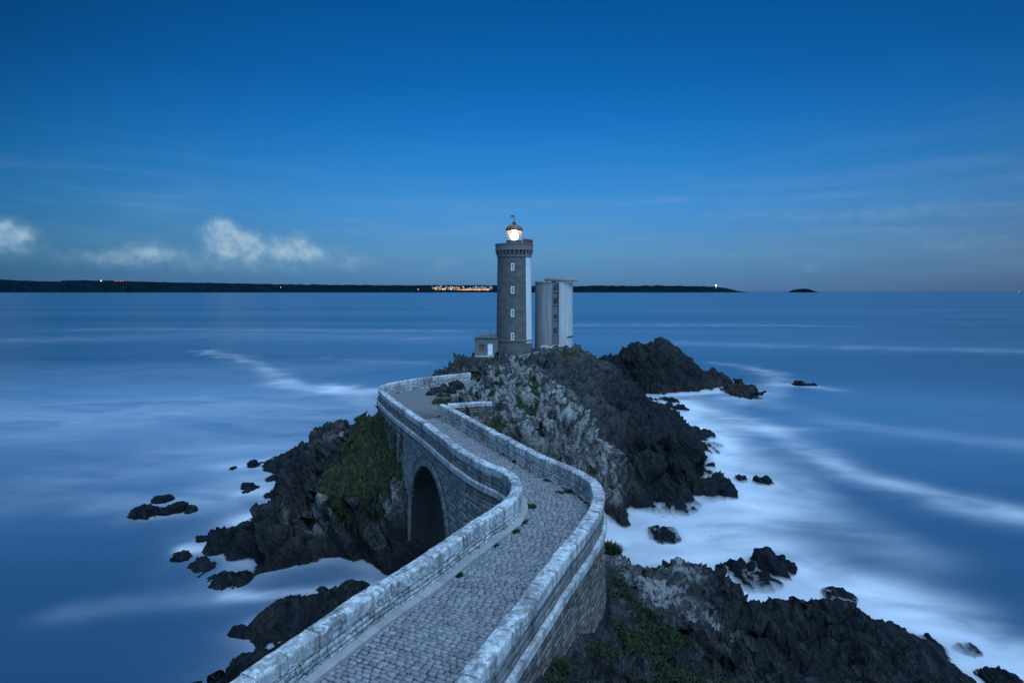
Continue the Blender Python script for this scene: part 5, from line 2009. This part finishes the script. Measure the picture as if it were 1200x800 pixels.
def build_grass():
    rg = np.random.default_rng(12)
    pt = scatter('islet_ground', 60, 0.45, rg)
    cx, cy = at_z(527, 471, DECK)
    ex = np.c_[rg.normal(cx, 1.1, 900), rg.normal(cy, 0.7, 900), np.full(900, 10.98)]
    ex = ex[(ex[:, 0] > cx - 1.6)]
    pt = np.vstack([pt, ex])
    V, F, T = blades(pt, rg, .22, .55, .045, .45, 2)
    F4 = [tuple(f) if f[2] != f[3] else tuple(f[:3]) for f in F.tolist()]
    F4 = [tuple(dict.fromkeys(f)) for f in F4]
    o = obj('grass', V, F4, M['grass'], None, False, {'tone': T})
    tag(o, 'rough green turf on the left slope and hollows of the islet', 'grass', kind='stuff')
    pt = scatter('shore_ground', 70, 0.42, rg, 10)
    V, F, T = blades(pt, rg, .08, .24, .06, .9, 4, 0)
    F4 = [tuple(dict.fromkeys(f)) for f in F.tolist()]
    o = obj('ground_cover', V, F4, M['herb'], None, False, {'tone': T})
    tag(o, 'dark green low plants on the shore below the bridge wall', 'ground cover', kind='stuff')


build_grass()


def weed(x, y, z, r, h, label, group, seed, name='weed_tuft', n=70):
    rg = np.random.default_rng(seed)
    pt = np.c_[rg.normal(0, r * .45, n), rg.normal(0, r * .45, n), np.zeros(n)] + np.array([x, y, z])
    V, F, T = blades(pt, rg, h * .5, h, .06, .8, 3, 0)
    F4 = [tuple(dict.fromkeys(f)) for f in F.tolist()]
    o = obj(name, V, F4, M['herb'], None, False, {'tone': T}, origin=(x, y, z))
    tag(o, label, 'weed', group)


WG = 'weeds growing on the bridge'
for i, (u, v, r, h, lab) in enumerate([
        (620, 594, .35, .35, 'largest weed at the tip of the kerb inside the bend'), (612, 612, .25, .25, 'low weed against the kerb just below the bend'),
        (603, 622, .2, .2, 'second weed down the kerb from the bend'), (551, 650, .22, .3, 'leafy weed at the left wall foot halfway down the near span'),
        (536, 674, .2, .22, 'small weed on the setts by the kerb of the near span'), (579, 639, .15, .15, 'tiny weed at the kerb between bend and near span'),
        (643, 563, .3, .25, 'round weed on the outer side of the bend where the right wall begins to turn'),
        (668, 576, .3, .3, 'weed at the right wall foot deep in the bend'),
        (655, 577, .2, .15, 'flat weed on the setts beside the bend weed'), (690, 589, .2, .2, 'last weed where the right wall foot disappears in the bend'),
        (586, 528, .35, .3, 'left weed of a pair at the right wall foot above the bend'), (594, 533, .45, .4, 'bushy right weed of a pair at the right wall foot above the bend'),
        (606, 541, .35, .3, 'long weed just below the pair at the right wall foot'), (621, 549, .2, .2, 'small weed below the long weed at the right wall foot'),
        (566, 516, .3, .25, 'weed at the right wall foot midway up the far span'), (551, 507, .3, .25, 'next weed up the far span at the right wall foot'),
        (535, 497, .35, .25, 'weed near the top of the far span at the right wall foot'), (519, 487.5, .5, .3, 'dark weed at the end corner of the right wall')]):
    x, y = at_z(u, v, DECK)
    weed(x, y, 11.0, r * .8, h * .7, lab, WG, 100 + i)
for i, (u, v, zz, h, lab) in enumerate([(706, 640, 9.5, .9, 'green shrub clinging to the ledge at the outer right wall'), (648, 775, 9.3, .8, 'green shrub at the foot of the near right wall'),
                                        (641, 796, 9.3, .7, 'smaller green shrub at the lower frame edge under the right wall')]):
    s = R_OUT.near(*at_z(u, v, zz))
    x, y, nx, ny = R_OUT.at(s, .3)
    weed(float(x), float(y), zz - .2, .42, h * .6, lab, 'shrubs on the outer right wall', 140 + i, 'wall_shrub', 260)

print('objects', len(bpy.data.objects))
